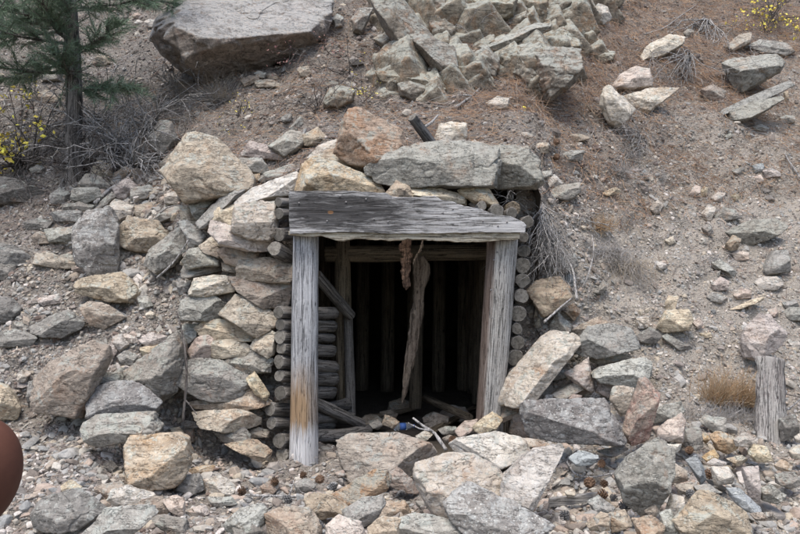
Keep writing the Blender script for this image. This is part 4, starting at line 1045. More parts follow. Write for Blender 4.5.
tag(link('loose_pebbles', scatter_mesh('loose_pebbles', Pp[small], Nn[small], sz[small], M['gravel'], 1, 3)), kind='stuff')
tag(link('loose_rubble', scatter_mesh('loose_rubble', Pp[~small], Nn[~small], sz[~small], M['gravel'], 2, 4, nvar=40, smooth=False)), kind='stuff')

def strips(name, Pp, Nn, length, width, mat, seed, curl=0.3, lift=0.004, up=0.0, dirs=None, rnd=None, segs=3, jitter=0.25):
    r_ = np.random.default_rng(seed); n = len(Pp)
    if dirs is None:
        a = r_.uniform(0, 2 * PI, n); d = np.stack([np.cos(a), np.sin(a) * .8, np.zeros(n)], 1)
        d = d - Nn * (d * Nn).sum(1)[:, None]
    else: d = dirs.copy()
    d = d + Nn * (up + r_.normal(0, jitter, n))[:, None]; d /= np.linalg.norm(d, axis=1)[:, None]
    side = np.cross(d, Nn); side /= np.linalg.norm(side, axis=1)[:, None] + 1e-9
    bend = r_.normal(0, curl, n)
    sag = r_.normal(0, curl * .4, n)
    ts = np.linspace(0, 1, segs + 1)
    V = []
    nrm = np.cross(side, d)
    for t_ in ts:
        c_ = Pp + Nn * lift + d * (length * t_)[:, None] + side * (bend * length * t_ * t_)[:, None] + nrm * (sag * length * t_ * t_)[:, None]
        w_ = width * (1 - 0.75 * t_)
        # three-sided blade so it has body from every side
        V += [c_ - side * w_[:, None] * .5, c_ + side * w_[:, None] * .5, c_ + nrm * w_[:, None] * .6]
    V = np.stack(V, 1); m = V.shape[1]
    f = []
    for k in range(segs):
        a = 3 * k
        for q in range(3):
            f.append((a + q, a + (q + 1) % 3, a + 3 + (q + 1) % 3, a + 3 + q))
    f = np.array(f)
    Fa = (f[None] + (np.arange(n) * m)[:, None, None]).reshape(-1, 4)
    rn = np.repeat(r_.uniform(0, 1, n) if rnd is None else rnd, m)
    return new_mesh(name, V.reshape(-1, 3), Fa, [mat], smooth=False, attr={'rnd': rn})

# brown needle litter on the upper slope
Pp, Nn, u_, v_ = px_samples(150000, 100, 900, -25, 260, 21)
pa, dfm = soil_maps(Pp[:, 0], Pp[:, 1], Pp[:, 2])
cl = fbm(Pp * 2.2, 3, 91)
k_ = rng.uniform(size=len(Pp)) < np.clip(dfm * (0.8 + cl * .6), 0, 1) * (0.7 + .25 * ss(560, 640, spread(Pp)[0]))
Pp, Nn = Pp[k_], Nn[k_]
tag(link('needle_litter', strips('needle_litter', Pp + Nn * rng.uniform(0, .03, len(Pp))[:, None], Nn, rng.uniform(.08, .22, len(Pp)), np.full(len(Pp), .006), M['litter'], 5, 0.35, segs=2)), kind='stuff')
# grey twig and bark litter over everything
Pp, Nn, u_, v_ = px_samples(50000, -100, 900, -25, 560, 22)
X_, Y_ = spread(Pp)
k_ = rng.uniform(size=len(Pp)) < 0.22 + .65 * ss(200, 60, Y_) + .15 * ss(480, 400, X_)
Pp, Nn = Pp[k_], Nn[k_]
tag(link('twig_litter', strips('twig_litter', Pp + Nn * rng.uniform(0, .015, len(Pp))[:, None], Nn, rng.uniform(.03, .14, len(Pp)) * (1 + .9 * (Pp[:, 1] > 7.6)), rng.uniform(.003, .006, len(Pp)) * (1 + .4 * (Pp[:, 1] > 7.6)), M['debris'], 6, 0.3, segs=2)), kind='stuff')

# ------------------------------------------------------------------ timber
print('T', round(_t.time()-_t0,1))

def tube(path, radii, nseg=16, seed=0, rough=0.04, caps=True, oval=1.0, lenfreq=3.0, ridges=0.0):
    """closed tube along path (list of 3d points); returns V, faces(list), mat idx"""
    path = np.array(path, dtype=float); n = len(path); radii = np.broadcast_to(np.array(radii, dtype=float), (n,))
    tan = np.gradient(path, axis=0); tan /= np.linalg.norm(tan, axis=1)[:, None]
    ref = np.array([0, 1.0, 0.1]) if abs(tan[0][1]) < .8 else np.array([1.0, 0, 0.1])
    ang = np.linspace(0, 2 * PI, nseg, endpoint=False)
    X = np.cross(ref, tan); X /= np.linalg.norm(X, axis=1)[:, None]; Y = np.cross(tan, X)
    co_, si_ = np.tile(np.cos(ang), n), np.tile(np.sin(ang), n)
    s_ = np.repeat(np.arange(n) / max(1, n - 1) * lenfreq, nseg); r = np.repeat(radii, nseg)
    if rough: r = r * (1 + rough * fbm(np.stack([co_ * 1.3, si_ * 1.3, s_], 1), 3, seed) + (ridges * np.abs(vnoise(np.stack([co_ * 5, si_ * 5, s_ * .6], 1), seed + 5)) if ridges else 0))
    V = np.repeat(path, nseg, 0) + (co_ * r)[:, None] * np.repeat(X, nseg, 0) + (si_ * r * oval)[:, None] * np.repeat(Y, nseg, 0)
    a = np.arange(nseg); b = (a + 1) % nseg
    f = np.concatenate([np.stack([a + i * nseg, b + i * nseg, b + (i + 1) * nseg, a + (i + 1) * nseg], 1) for i in range(n - 1)])
    capf = np.zeros((0, 3), int)
    if caps:
        c0 = len(V); inset = []
        V = np.concatenate([V, [path[0]], [path[-1]]])
        capf = np.concatenate([np.stack([b, a, np.full(nseg, c0)], 1), np.stack([a + (n - 1) * nseg, b + (n - 1) * nseg, np.full(nseg, c0 + 1)], 1)])
    return V, f, capf

def log(name, p0, p1, r0, r1, mat, endmat=None, seed=0, parent=None, n=24, nseg=24, bow=0.0, **kw):
    """origin at p0, axis along local z"""
    p0 = np.array(p0, float); p1 = np.array(p1, float); Ln = np.linalg.norm(p1 - p0)
    r_ = np.random.default_rng(seed + 5)
    zs = np.linspace(0, Ln, n)
    path = np.stack([bow * np.sin(zs / Ln * PI), bow * .5 * np.sin(zs / Ln * 2.3), zs], 1)
    if name == 'log': r0, r1 = r0 * r_.uniform(.82, 1.14), r1 * r_.uniform(.8, 1.1)
    rads = np.linspace(r0, r1, n); zs2 = zs.copy()
    rads = np.concatenate([[r0 * .90], [r0 * .985], rads[1:-1], [r1 * .985], [r1 * .90]])
    zs2 = np.concatenate([[0], [r0 * .12], zs[1:-1], [Ln - r1 * .12], [Ln]])
    path = np.stack([np.interp(zs2, zs, path[:, 0]), np.interp(zs2, zs, path[:, 1]), zs2], 1)
    V, f, cf = tube(path, rads, nseg, seed, **kw)
    me = new_mesh(name, V, [f, cf], [mat, endmat or M['end']], True, np.concatenate([np.zeros(len(f)), np.ones(len(cf))]))
    sm = np.concatenate([np.ones(len(f), bool), np.zeros(len(cf), bool)]); me.polygons.foreach_set('use_smooth', sm)
    zd = (p1 - p0) / Ln; ax_ = np.array([1.0, 0, 0]) if abs(zd[0]) < .85 else np.array([0, 1.0, 0])
    xd = ax_ - zd * (ax_ @ zd); xd /= np.linalg.norm(xd); yd = np.cross(zd, xd)
    q = Matrix(np.stack([xd, yd, zd], 1).tolist()).to_quaternion()
    if name == 'log': q = q @ Quaternion((0, 0, 1), r_.uniform(0, 6.28)) @ Quaternion((1, 0, 0), r_.uniform(-.04, .04))
    loc = p0 - (np.array(parent.location) if parent is not None else 0)
    return link(name, me, loc, parent, q)

def slab_mesh(name, outline, thick, mat, seed=0, sub=0.02, rag=0.004, loc=(0, 0, 0), parent=None):
    """board from an (x,z) outline, front face at -thick/2"""
    o = np.array(outline, float); pts = []
    for i in range(len(o)):
        a, b = o[i], o[(i + 1) % len(o)]; k = max(1, int(np.linalg.norm(b - a) / sub))
        for j in range(k): pts.append(a + (b - a) * j / k)
    pts = np.array(pts); n = len(pts)
    pts = pts + rag * np.stack([vnoise(np.c_[pts * 30, np.zeros(n)], seed), vnoise(np.c_[pts * 30, np.ones(n) * 5], seed + 1)], 1)
    c = pts.mean(0); ins = pts + (c - pts) / (np.linalg.norm(c - pts, axis=1)[:, None] + 1e-6) * min(thick * .12, .006)
    def ring(p, y): return np.stack([p[:, 0], np.full(n, y), p[:, 1]], 1)
    wob = 0.003 * vnoise(np.c_[pts * 12, np.zeros(n)], seed + 9)
    V = np.concatenate([ring(ins, -thick / 2), ring(pts, -thick / 2 + min(thick * .12, .006)), ring(pts, thick / 2)]);
    a = np.arange(n); b = (a + 1) % n
    f = np.concatenate([np.stack([a, b, b + n, a + n], 1), np.stack([a + n, b + n, b + 2 * n, a + 2 * n], 1)])
    me = bpy.data.meshes.new(name)
    me.from_pydata(V.tolist(), [], f.tolist() + [list(range(n))[::-1], list(range(2 * n, 3 * n))])
    me.materials.append(mat); me.update()
    return link(name, me, loc, parent)

base = np.array([0.0, 6.55, 0.0])
portal = empty('portal_frame', base, 'weathered timber door frame of the mine entrance, posts under a wide grey plank', 'timber frame')
Yp = 6.58
lp0, lp1 = at(303.5, 468, Yp), at(306, 232, Yp)
lp0[2] -= .03
log('post', lp0, lp1, 0.118, 0.106, M['post'], seed=3, parent=portal, n=60, nseg=48, rough=0.035, ridges=0.03)['label'] = 'grey round post with orange bare wood and a white foot'
# right post, squarish, leaning in at its foot
rp0, rp1 = at(489, 424, 6.68), at(502.5, 236, 6.62)
rp0[2] -= .08
log('post', rp0, rp1, 0.112, 0.124, M['rpost'], seed=8, parent=portal, n=60, nseg=48, rough=0.06, ridges=0.03)['label'] = 'leaning grey post with a dark brown inner edge'
def o2(pts, Y, b=base): return [((at(x, y, Y) - b)[0], (at(x, y, Y) - b)[2]) for x, y in pts]
hp = at(407, 212, 6.40)
hd_out = [(290, 234), (289.5, 192), (298, 191), (318, 191.5), (345, 191), (372, 192), (385, 193), (392, 197), (420, 197.5), (435, 196), (441, 200), (452, 202), (463, 206), (480, 209), (492, 214), (510, 217), (523, 222), (525.5, 226), (525, 233), (470, 232.5), (400, 234), (345, 232)]
yb = 6.40 - base[1]
# local origin at the plank's lower left corner keeps the grain coordinates simple
h0 = at(407, 234, 6.40)
hdr = slab_mesh('header_plank', [((at(x, y, 6.40) - h0)[0], (at(x, y, 6.40) - h0)[2]) for x, y in hd_out], 0.07, M['header'], 4, loc=h0 - base, parent=portal)
for nx, ny in ((299, 203), (327, 221), (340, 196), (346, 202), (366, 199), (374, 219), (388, 222), (443, 213), (453, 209), (483, 221), (498, 226), (507, 222)):
    U, Fc = ico(2); pn = at(nx, ny, 6.362) - h0
    link('nail', new_mesh('nail', U * np.array([.008, .005, .008]), Fc, [M['nail']]), pn, hdr)
l0 = at(404, 244, 6.47)
slab_mesh('lintel_board', [((at(x, y, 6.47) - l0)[0], (at(x, y, 6.47) - l0)[2]) for x, y in
          [(290, 231.5), (519, 231), (518, 239), (495, 241), (470, 242.5), (440, 241), (410, 239.5), (390, 241), (365, 239.5), (352, 239), (344, 241.5), (335, 240), (322, 236.5), (290, 235.5)]],
          0.16, M['lintel'], 6, loc=l0 - base, parent=portal, rag=0.006)
for nx, ny in ((494, 260), (500, 272), (491, 290), (492, 318), (497, 252), (310, 262)):
    U, Fc = ico(2); c = at(nx, ny, 6.50)
    link('nail', new_mesh('nail', U * np.array([.008, .006, .008]), Fc, [M['nail']]), c - base, portal)

# cribbing logs left of the opening
LG = 'cribbing logs stacked at the left side of the portal'
left = [(278, 202, 5.5, 310, 203, 'round log end at the very top of the left stack, beside the plank'),
        (279, 214, 5.6, 310, 213, 'log end in the left stack level with the plank middle, second from the top'),
        (278, 235, 6.5, 310, 231, 'dark log end just below the plank corner, in the left stack'),
        (274, 248.5, 6.8, 296, 262, 'log poking out with a pale round end, beside the top of the left post'),
        (278, 312.5, 7.4, 334, 315, 'log end level with the post middle, topmost of the tight left stack'),
        (280, 325, 7.0, 333, 327, 'log with a pale ringed end, second of the tight left stack'),
        (280, 337, 6.4, 332, 338, 'thin log with brown end, third of the tight left stack'),
        (281, 348, 7.2, 333, 352, 'thick grey log end, fourth of the tight left stack'),
        (279, 361.5, 7.2, 334, 366, 'log with broad round end, fifth of the tight left stack'),
        (279, 376, 7.4, 333, 379, 'log end level with the orange part of the left post'),
        (280, 393, 8.0, 333, 395, 'thick log whose end shows a split, low in the left stack'),
        (270, 409.5, 7.6, 330, 412, 'long log pushed farthest left, low in the left stack'),
        (271, 423, 6.0, 332, 426, 'thin log above the two bottom ones, left stack'),
        (279, 441, 7.8, 330, 440, 'thick pale log near the bottom of the left stack, tilted upward'),
        (282, 455, 7.0, 328, 456, 'bottom log of the left stack, resting on the ground')]
for i, (x, y, r, x2, y2, lb) in enumerate(left):
    Y0 = 6.62 if i > 3 else 6.62; rr_ = r / F * 6.7
    if i == 3: Y0 = 6.55
    a = at(x, y, Y0); b = at(x2, y2, Y0 + (0.75 if i > 3 else .45))
    tag(log('log', a, b, rr_, rr_ * .95, M['log'], seed=20 + i, n=18, nseg=22, rough=.13), lb, 'log', LG)
RG = 'cribbing logs stacked at the right side of the portal'
right = [(524, 251, 8, 'pale round log end at the top of the right column, below the plank'),
         (523, 266, 7.2, 'ringed round log end, second from the top of the right column'),
         (522.5, 281, 7.8, 'round grey log end, third from the top of the right column'),
         (521.5, 296, 7.6, 'round grey log end, fourth of the right column, left of the tan-pink block'),
         (518.5, 314, 8, 'round log end, fifth of the right column, standing slightly forward'),
         (517, 329, 6, 'smallest round log end of the right column'),
         (518, 343, 8.6, 'mossy log end below the smallest one, right column'),
         (515, 358, 8, 'lowest visible log end of the right column, in shade'),
         (516, 374, 8, 'log end at the foot of the right column, mostly behind the leaning slab'),
         (528, 222, 5.5, 'log end beyond the right tip of the plank, uppermost'),
         (524, 237, 6.0, 'dark log end under the right tip of the plank'),
         (512, 213, 5, 'small brown log end above the plank, right end'),
         (497, 210.5, 6.5, 'round log end lying on the plank under the squarer slab'),
         (482, 205.5, 4.8, 'tiny round log end on the plank below the pale tan block')]
for i, (x, y, r, lb) in enumerate(right):
    Y0 = 6.72 if i < 9 else 6.66; rr_ = r / F * 6.7
    a = at(x, y, Y0); b = a + np.array([-.03 + .02 * math.sin(i * 3), 1.0 if i < 11 else .5, .01])
    if i >= 11: a = at(x, y, 6.5); b = a + np.array([0, .5, .01])
    tag(log('log', a, b, rr_, rr_ * .95, M['log'], seed=60 + i, n=14, nseg=24, rough=.13), lb, 'log', RG)

# tunnel behind the frame
def grid_sheet(name, f, nu, nv, mat, kind='structure', seed=0, amp_=0.06):
    u, v = np.meshgrid(np.linspace(0, 1, nu), np.linspace(0, 1, nv))
    Vv = np.array([f(a, b) for a, b in zip(u.ravel(), v.ravel())])
    Vv = Vv + np.stack([fbm(Vv * 4, 3, seed), fbm(Vv * 4 + 9, 3, seed + 1), fbm(Vv * 4 + 19, 3, seed + 2)], 1) * amp_
    ii = np.arange(nu * nv).reshape(nv, nu)
    q = np.stack([ii[:-1, :-1], ii[:-1, 1:], ii[1:, 1:], ii[1:, :-1]], -1).reshape(-1, 4)
    return tag(link(name, new_mesh(name, Vv, q, [mat])), kind=kind)
def bore(a, b):
    # profile around: left wall, roof, right wall
    y = 6.95 + b * 9.5; s = a * 3
    if s < 1: return (-1.22, y, -0.1 + s * 2.55)
    if s < 2: return (-1.22 + (s - 1) * 2.42, y, 2.45)
    return (1.2, y, 2.45 - (s - 2) * 2.55)
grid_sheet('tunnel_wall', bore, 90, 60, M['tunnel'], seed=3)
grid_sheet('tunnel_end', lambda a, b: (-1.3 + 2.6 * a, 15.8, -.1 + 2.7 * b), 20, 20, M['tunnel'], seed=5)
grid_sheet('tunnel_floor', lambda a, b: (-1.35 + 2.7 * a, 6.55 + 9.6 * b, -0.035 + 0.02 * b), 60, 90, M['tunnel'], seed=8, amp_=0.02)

mt = lambda name, p0, p1, r0, lb, cat='mine timber', grp=None, mat='mine', seed=0, r1=None, **k: tag(log(name, p0, p1, r0, r1 or r0 * .95, M[mat], M['minedark'], seed=seed, n=20, nseg=16, **k), lb, cat, grp)
mt('prop', at(344, 418, 7.9), at(342.5, 240, 7.9), .085, 'upright timber prop inside the tunnel at the left, behind the front post', seed=4, rough=.07)
mt('prop', at(351, 424, 7.75), at(348, 312, 7.75), .05, 'short grey post leaning against the inner left prop', mat='log', seed=5, rough=.07)
mt('brace', at(316, 275, 7.2), at(351, 316, 7.65), .055, 'dark diagonal pole jammed between front post and inner prop', mat='log', seed=6)
mt('cross_beam', at(325, 254, 7.92), at(500, 252, 7.92), .085, 'horizontal cap timber across the tunnel behind the front frame', seed=7, rough=.06)
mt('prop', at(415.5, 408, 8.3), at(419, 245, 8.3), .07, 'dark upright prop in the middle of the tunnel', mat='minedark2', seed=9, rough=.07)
mt('brace', at(425, 398, 8.6), at(470, 418, 7.6), .04, 'dark pole lying across the tunnel floor at the right', mat='minedark', seed=19)
rg = 'roof poles under the tunnel ceiling'
for k in range(9):
    x = -0.95 + k * .24
    mt('roof_pole', (x, 6.72, 2.16 + .03 * math.sin(k * 2)), (x + .04 * math.cos(k), 8.4, 2.17), .055 + .012 * math.sin(k * 5), 'round roof pole running back into the tunnel above the entrance', 'roof pole', rg, 'mine', 30 + k)
lgp = 'lagging poles lining the dark tunnel'
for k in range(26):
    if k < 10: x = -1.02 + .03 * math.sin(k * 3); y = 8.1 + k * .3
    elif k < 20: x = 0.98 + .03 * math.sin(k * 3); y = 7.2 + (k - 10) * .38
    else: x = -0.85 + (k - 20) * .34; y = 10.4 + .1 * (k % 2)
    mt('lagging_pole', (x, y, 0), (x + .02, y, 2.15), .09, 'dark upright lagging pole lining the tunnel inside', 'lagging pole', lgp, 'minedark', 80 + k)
# hanging splinters
def splinter(pts, Y, wid, mat, seed, label):
    r_ = np.random.default_rng(seed); W3 = np.array([at(x, y, Y) for x, y in pts]); b = W3[0].copy()
    t_ = np.linspace(0, len(pts) - 1, 70)
    path = np.stack([np.interp(t_, np.arange(len(pts)), (W3 - b)[:, k]) for k in range(3)], 1)
    for _ in range(4): path[1:-1] = (path[:-2] + path[2:] + path[1:-1]) / 3
    Vs, Fs, Cs, off = [], [], [], 0
    for j in range(5):
        lo = 0 if j == 0 else r_.integers(0, 20); hi = 70 if j == 0 else r_.integers(35, 62)
        pp = path[lo:hi] + np.array([r_.uniform(-.5, .5) * np.interp(lo, [0, 70], wid), r_.uniform(-.02, .02), 0]) * (0 if j == 0 else 1) + np.cumsum(r_.normal(0, .0012, (hi - lo, 3)), 0)
        rr2 = np.interp(np.linspace(lo / 70, hi / 70, hi - lo), [0, 1], wid) * (.5 if j == 0 else r_.uniform(.15, .28)); rr2 = rr2 * np.interp(np.arange(hi - lo), [0, 3, hi - lo - 8, hi - lo - 1], [.5, 1, .8, .08])
        V, f, cf = tube(pp, rr2, 18, seed + j, .45, oval=.32, lenfreq=16, ridges=.5)
        Vs.append(V); Fs.append(f + off); Cs.append(cf + off); off += len(V)
    return tag(link('hanging_splinter', new_mesh('hanging_splinter', np.concatenate(Vs), [np.concatenate(Fs), np.concatenate(Cs)], [M[mat]]), b), label, 'broken plank')
splinter([(421, 256), (420, 290), (418, 318), (414, 340), (411, 360), (406, 385), (402, 405)], 7.6, [.115, .045], 'splinter', 31, 'long pale splintered plank hanging from the tunnel roof, pointed at its lower end')
splinter([(406, 238), (406, 258), (405.5, 275), (405, 290)], 6.75, [.085, .055], 'redwood', 33, 'short reddish brown board scrap hanging from the lintel')
splinter([(423, 240), (420, 250), (415, 258), (411, 266)], 6.8, [.012, .008], 'splinter', 35, 'thin curved pale sliver beside the reddish board scrap under the lintel')
# fallen branches just inside on the left
mt('fallen_branch', at(314, 436, 7.0), at(368, 428, 7.5), .06, 'thick dark branch lying on the floor just behind the left post', 'branch', None, 'log', 40, bow=.05, rough=.1)
mt('fallen_branch', at(312, 402, 7.0), at(362, 424, 7.45), .055, 'rotten branch slanting down behind the left post, above the floor branch', 'branch', None, 'log', 41, rough=.2)
mt('fallen_branch', at(314, 418, 7.05), at(352, 418, 7.6), .05, 'crumbling dark branch between the other two behind the left post', 'branch', None, 'log', 42, rough=.25)
mt('fallen_branch', at(316, 410, 7.3), at(348, 404, 7.7), .06, 'short rotten log end deepest in the pile behind the left post', 'branch', None, 'log', 43, rough=.25)

for i, (x, y, Y, r0_, lb) in enumerate([(372, 421, 8.0, .11, 'dark stone on the tunnel floor beside the inner left prop'), (388, 416, 8.4, .09, 'small dark stone in the middle of the tunnel floor'),
        (436, 414, 8.0, .12, 'brown stone on the tunnel floor right of the middle prop'), (455, 410, 8.4, .13, 'dark lump of rock at the tunnel floor near the lying pole'),
        (472, 416, 7.8, .10, 'dark stone just inside the foot of the right post'), (400, 410, 8.9, .12, 'dark rock behind the tip of the hanging splinter')]):
    a_ = np.linspace(0, 2 * PI, 7)[:-1] + .3 * i; hl = hull2d(np.stack([np.cos(a_) * r0_ * 1.3, np.sin(a_) * r0_ * .8], 1))
    me_ = rock_mesh('rock', hl, r0_, M['b'], 900 + i, 4, p=40); p_ = at(x, y, Y); p_[2] = r0_ * .6
    tag(link('rock', me_, p_), lb, 'rock', 'rocks and stones scattered over the hillside around the portal')
mt('fallen_plank', (0.25, 7.5, .05), (0.85, 8.9, .06), .05, 'broken plank lying on the tunnel floor at the right side', 'plank', None, 'mine', 71, oval=.4, rough=.2)
mt('fallen_plank', (-0.45, 8.2, .05), (0.15, 8.7, .08), .05, 'broken plank lying across the tunnel floor in the middle', 'plank', None, 'mine', 72, oval=.4, rough=.2)
# plastic bottle
def bottle():
    c = at(404, 426.5, 7.45); R_ = .034
    root = empty('plastic_bottle', c - np.array([0, 0, R_]), 'clear plastic bottle with a blue label lying on the floor inside the portal', 'bottle')
    t = NT('clear_plastic', .15); t.b.inputs['Transmission Weight'].default_value = .85; t.b.inputs['IOR'].default_value = 1.2
    t.finish((.75, .8, .85)); clear = t.m
    t = NT('blue_label', .5); n_ = t.noise(t.mapping(t.coord(), (1, 1, 60)), 2, 2, .5); t.finish(t.mix(n_, (.03, .08, .28), (.10, .20, .50))); blue = t.m
    prof = [(0, .028), (.01, .034), (.05, .034), (.055, .031), (.12, .034), (.14, .033), (.165, .02), (.18, .013), (.2, .013)]
    def lathe(pr, mat, nm):
        path = [(p[0], 0, 0) for p in pr]; V, f, cf = tube(path, [p[1] for p in pr], 20, 0, 0.0)
        o = link(nm, new_mesh(nm, V, [f, cf], [mat]), (-.1, 0, R_), root); return o
    lathe(prof, clear, 'body'); lathe([(.058, .0345), (.115, .0345)], blue, 'label_band'); lathe([(.19, .0155), (.205, .0155)], blue, 'cap')
    root.rotation_euler = (0, 0, math.radians(12))
bottle()

# ------------------------------------------------------------------ boards, stake, slat
b0 = at(769, 447, cast(769, 438)); b0[1] -= .02; b1 = at(770, 358, cast(769, 438) + .22)
o = log('weathered_board', b0, b1, .115, .10, M['board'], M['board'], seed=47, n=50, nseg=40, oval=.42, rough=.16, lenfreq=5, ridges=.16)
tag(o, 'grey weathered board lying upright against the right slope', 'board')
o = slab_mesh('wood_scrap', [(-.2, -.045), (-.19, .01), (0, .035), (.2, .055), (.19, .03), (.03, -.02)], .03, M['scrap'], 42, rag=.004, loc=at(578, 500, 5.25))
tag(o, 'thin grey wooden slat lying near the bottom, left of the pine cones', 'slat')
tag(log('wooden_stake', at(431, 143, 7.35), at(412, 117, 7.15), .05, .045, M['stake'], seed=51, n=16, rough=.08), 'dark charred stake sticking up behind the great lintel slab', 'stake')

# ------------------------------------------------------------------ twigs and sticks
def polytube(paths, nseg=5):
    Vs, Fs, off = [], [], 0
    for path, r0, r1 in paths:
        V, f, cf = tube(path, np.linspace(r0, r1, len(path)), nseg, 1, 0.0)
        Vs.append(V); Fs.append((f + off, cf + off)); off += len(V)
    return np.concatenate(Vs), [np.concatenate([f for f, _ in Fs]), np.concatenate([c for _, c in Fs])]

def stick(name, pts, r, label, Yoff=-.03, mat='twig', cat='stick', extra=(), depth=None, group=None):
    """pts in picture coordinates, laid on the slope there"""
    def world(pp):
        out = []
        for q in pp:
            Y = q[2] if len(q) > 2 else cast(q[0], q[1]) + Yoff
            out.append(at(q[0], q[1], Y))
        return out
    def smooth(w):
        w = np.array(w); n = len(w); t_ = np.linspace(0, n - 1, n * 5)
        w2 = np.stack([np.interp(t_, np.arange(n), w[:, k]) for k in range(3)], 1)
        for _ in range(3): w2[1:-1] = (w2[:-2] + w2[2:] + w2[1:-1]) / 3
        return w2
    w = smooth(world(pts)); b = w[0].copy()
    paths = [(w - b, r, r * .55)]
    for e in extra: paths.append((smooth(world(e)) - b, r * .6, r * .3))
    V, f = polytube(paths, 8)
    V = V + 0.15 * r * np.stack([vnoise(V * 60, 3), vnoise(V * 60, 4), vnoise(V * 60, 5)], 1)
    return tag(link(name, new_mesh(name, V, f, [M[mat]]), b), label, cat, group)
stick('stick', [(446, 450, 6.15), (440, 441, 6.2), (434, 432, 6.3), (424, 427, 6.35), (413, 418, 6.4)], .016, 'forked grey stick leaning on the stones in front of the portal', extra=[[(432, 431, 6.3), (420, 429, 6.28), (408, 423, 6.3)]])
stick('stick', [(183, 421, 6.45), (185.5, 395, 6.45), (187, 370, 6.45), (185, 345, 6.5), (177, 312, 6.6)], .013, 'thin dark stick standing upright against the left wall of stones', mat='twigdark', extra=[[(185.5, 400, 6.45), (192, 408, 6.45), (197, 415, 6.45)]])
stick('stick', [(157, 278, 6.95), (166, 270, 6.9), (174, 262, 6.9), (181, 252, 6.95), (188, 240, 7.0)], .010, 'short pale stick lying on the light grey tilted slab', extra=[])
stick('stick', [(577, 300, 6.6), (575, 285, 6.7), (573, 268, 6.9), (562, 252, 7.0), (555, 238, 7.1), (552, 222, 7.15)], .012, 'curved grey root hanging down right of the dry roots')
stick('stick', [(582, 288, 6.95), (588, 276, 6.95), (592, 262, 7.1), (594, 248, 7.2), (592, 235, 7.3)], .009, 'white bare twig standing right of the curved root')
stick('stick', [(544, 322, 6.5), (552, 315, 6.55), (562, 306, 6.6), (572, 298, 6.7)], .011, 'grey twig slanting over the tan-pink block')
stick('stick', [(245, 495, 5.6), (262, 496, 5.62), (280, 496, 5.6), (297, 496.5, 5.6)], .010, 'straight grey twig lying in front of the left post by pine cones', extra=[[(264, 496, 5.62), (261, 500, 5.55), (257, 504, 5.5)], [(289, 496, 5.6), (292, 488, 5.62), (294, 480, 5.7)]])
stick('stick', [(800, 178), (794, 168), (786, 157), (782, 140), (780, 132)], .011, 'bent pale twig at the right edge, upper part of the slope', Yoff=-.05)
stick('stick', [(455, 108), (462, 103), (472, 96), (480, 88), (486, 78)], .018, 'grey forked stick on litter below the outcrop', Yoff=-.05, extra=[[(472, 96), (466, 95), (458, 95)]])
stick('stick', [(425, 127, 7.7), (433, 121, 7.8), (438, 115, 7.9)], .016, 'short pale stick beside the charred stake', Yoff=-.05)
stick('stick', [(645, 34), (665, 28), (680, 16), (697, 4)], .011, 'long thin straight twig crossing the needle litter, upper right', Yoff=-.12)
stick('stick', [(95, 203), (108, 190), (125, 180), (137, 168), (144, 152)], .02, 'curved grey branch lying over the left stone pile', Yoff=-.12)
stick('stick', [(0, 168), (20, 160), (40, 155), (62, 140), (85, 138)], .02, 'long dark branch lying left of the pine trunk', Yoff=-.15, mat='twigdark')
stick('stick', [(160, 213), (166, 208), (172, 206), (180, 205)], .009, 'thin twig lying over the flat stone left of the domed boulder', Yoff=-.3)
stick('stick', [(62, 296), (68, 293), (76, 290)], .009, 'short twig left of the broad flat rock', Yoff=-.03)
stick('stick', [(566, 460), (575, 475), (590, 478), (610, 474), (640, 470)], .009, 'thin twig curving over stones above the brown pine cones', Yoff=-.1)
stick('stick', [(782, 412), (790, 408), (797, 402), (806, 394)], .011, 'pale twig right of the weathered board', Yoff=-.1)
stick('stick', [(770, 392), (785, 394), (803, 398)], .008, 'brown thin twig crossing the right edge of the board', Yoff=-.18, mat='twigdark')
stick('stick', [(112, 62), (117, 66), (114, 70), (108, 72)], .010, 'small pale hooked twig on the slope right of the pine', Yoff=-.05)

def bush_paths(rng_, base, n, length, spread_, r, up=(0, 0, 1), droop=0.0, depth=2):
    paths = []
    def grow(p, d, L_, r_, dep):
        n_ = 5; pts = [p.copy()]; q = p.copy(); dd = d.copy()
        for _ in range(n_):
            dd = dd + rng_.normal(0, .22, 3) + np.array([0, 0, -droop]); dd /= np.linalg.norm(dd)
            q = q + dd * L_ / n_; pts.append(q.copy())
        paths.append((np.array(pts), r_, r_ * .4))
        if dep > 0:
            for _ in range(rng_.integers(2, 5)):
                k = rng_.integers(1, n_ + 1); nd = dd + rng_.normal(0, .7, 3); nd /= np.linalg.norm(nd)
                grow(pts[k], nd, L_ * rng_.uniform(.35, .65), r_ * .55, dep - 1)
    for _ in range(n):
        d = np.array(up, float) + rng_.normal(0, spread_, 3); d /= np.linalg.norm(d)
        grow(np.array(base) + rng_.normal(0, .04, 3) * spread_, d, length * rng_.uniform(.6, 1.2), r, depth)
    return paths
def dead_bush(px, py, n, length, label, seed, spread_=.8, r=.008, up=(0, -.2, .7), droop=.1, mat='twig', dy=0, group='dead bushes and root tangles on the slope', name='dead_bush', cat='dead bush', depth=2):
    n = int(n * (2.2 if seed in (1, 2, 3, 4, 6) else 1.7)); r = r * (1.05 if seed in (1, 2, 3, 4, 6) else .85); dy -= .1
    rg_ = np.random.default_rng(seed); b = at(px, py, cast(px, py) + dy)
    paths = bush_paths(rg_, (0, 0, 0), n, length, spread_, r, up, droop, depth)
    V, f = polytube(paths, 4)
    return tag(link(name, new_mesh(name, V, f, [M[mat]]), b), label, cat, group)
dead_bush(112, 150, 14, .75, 'grey dead bush just right of the pine trunk', 1, r=.010)
dead_bush(150, 128, 14, .7, 'grey tangled dead bush between the pine and the huge boulder', 2, r=.010)
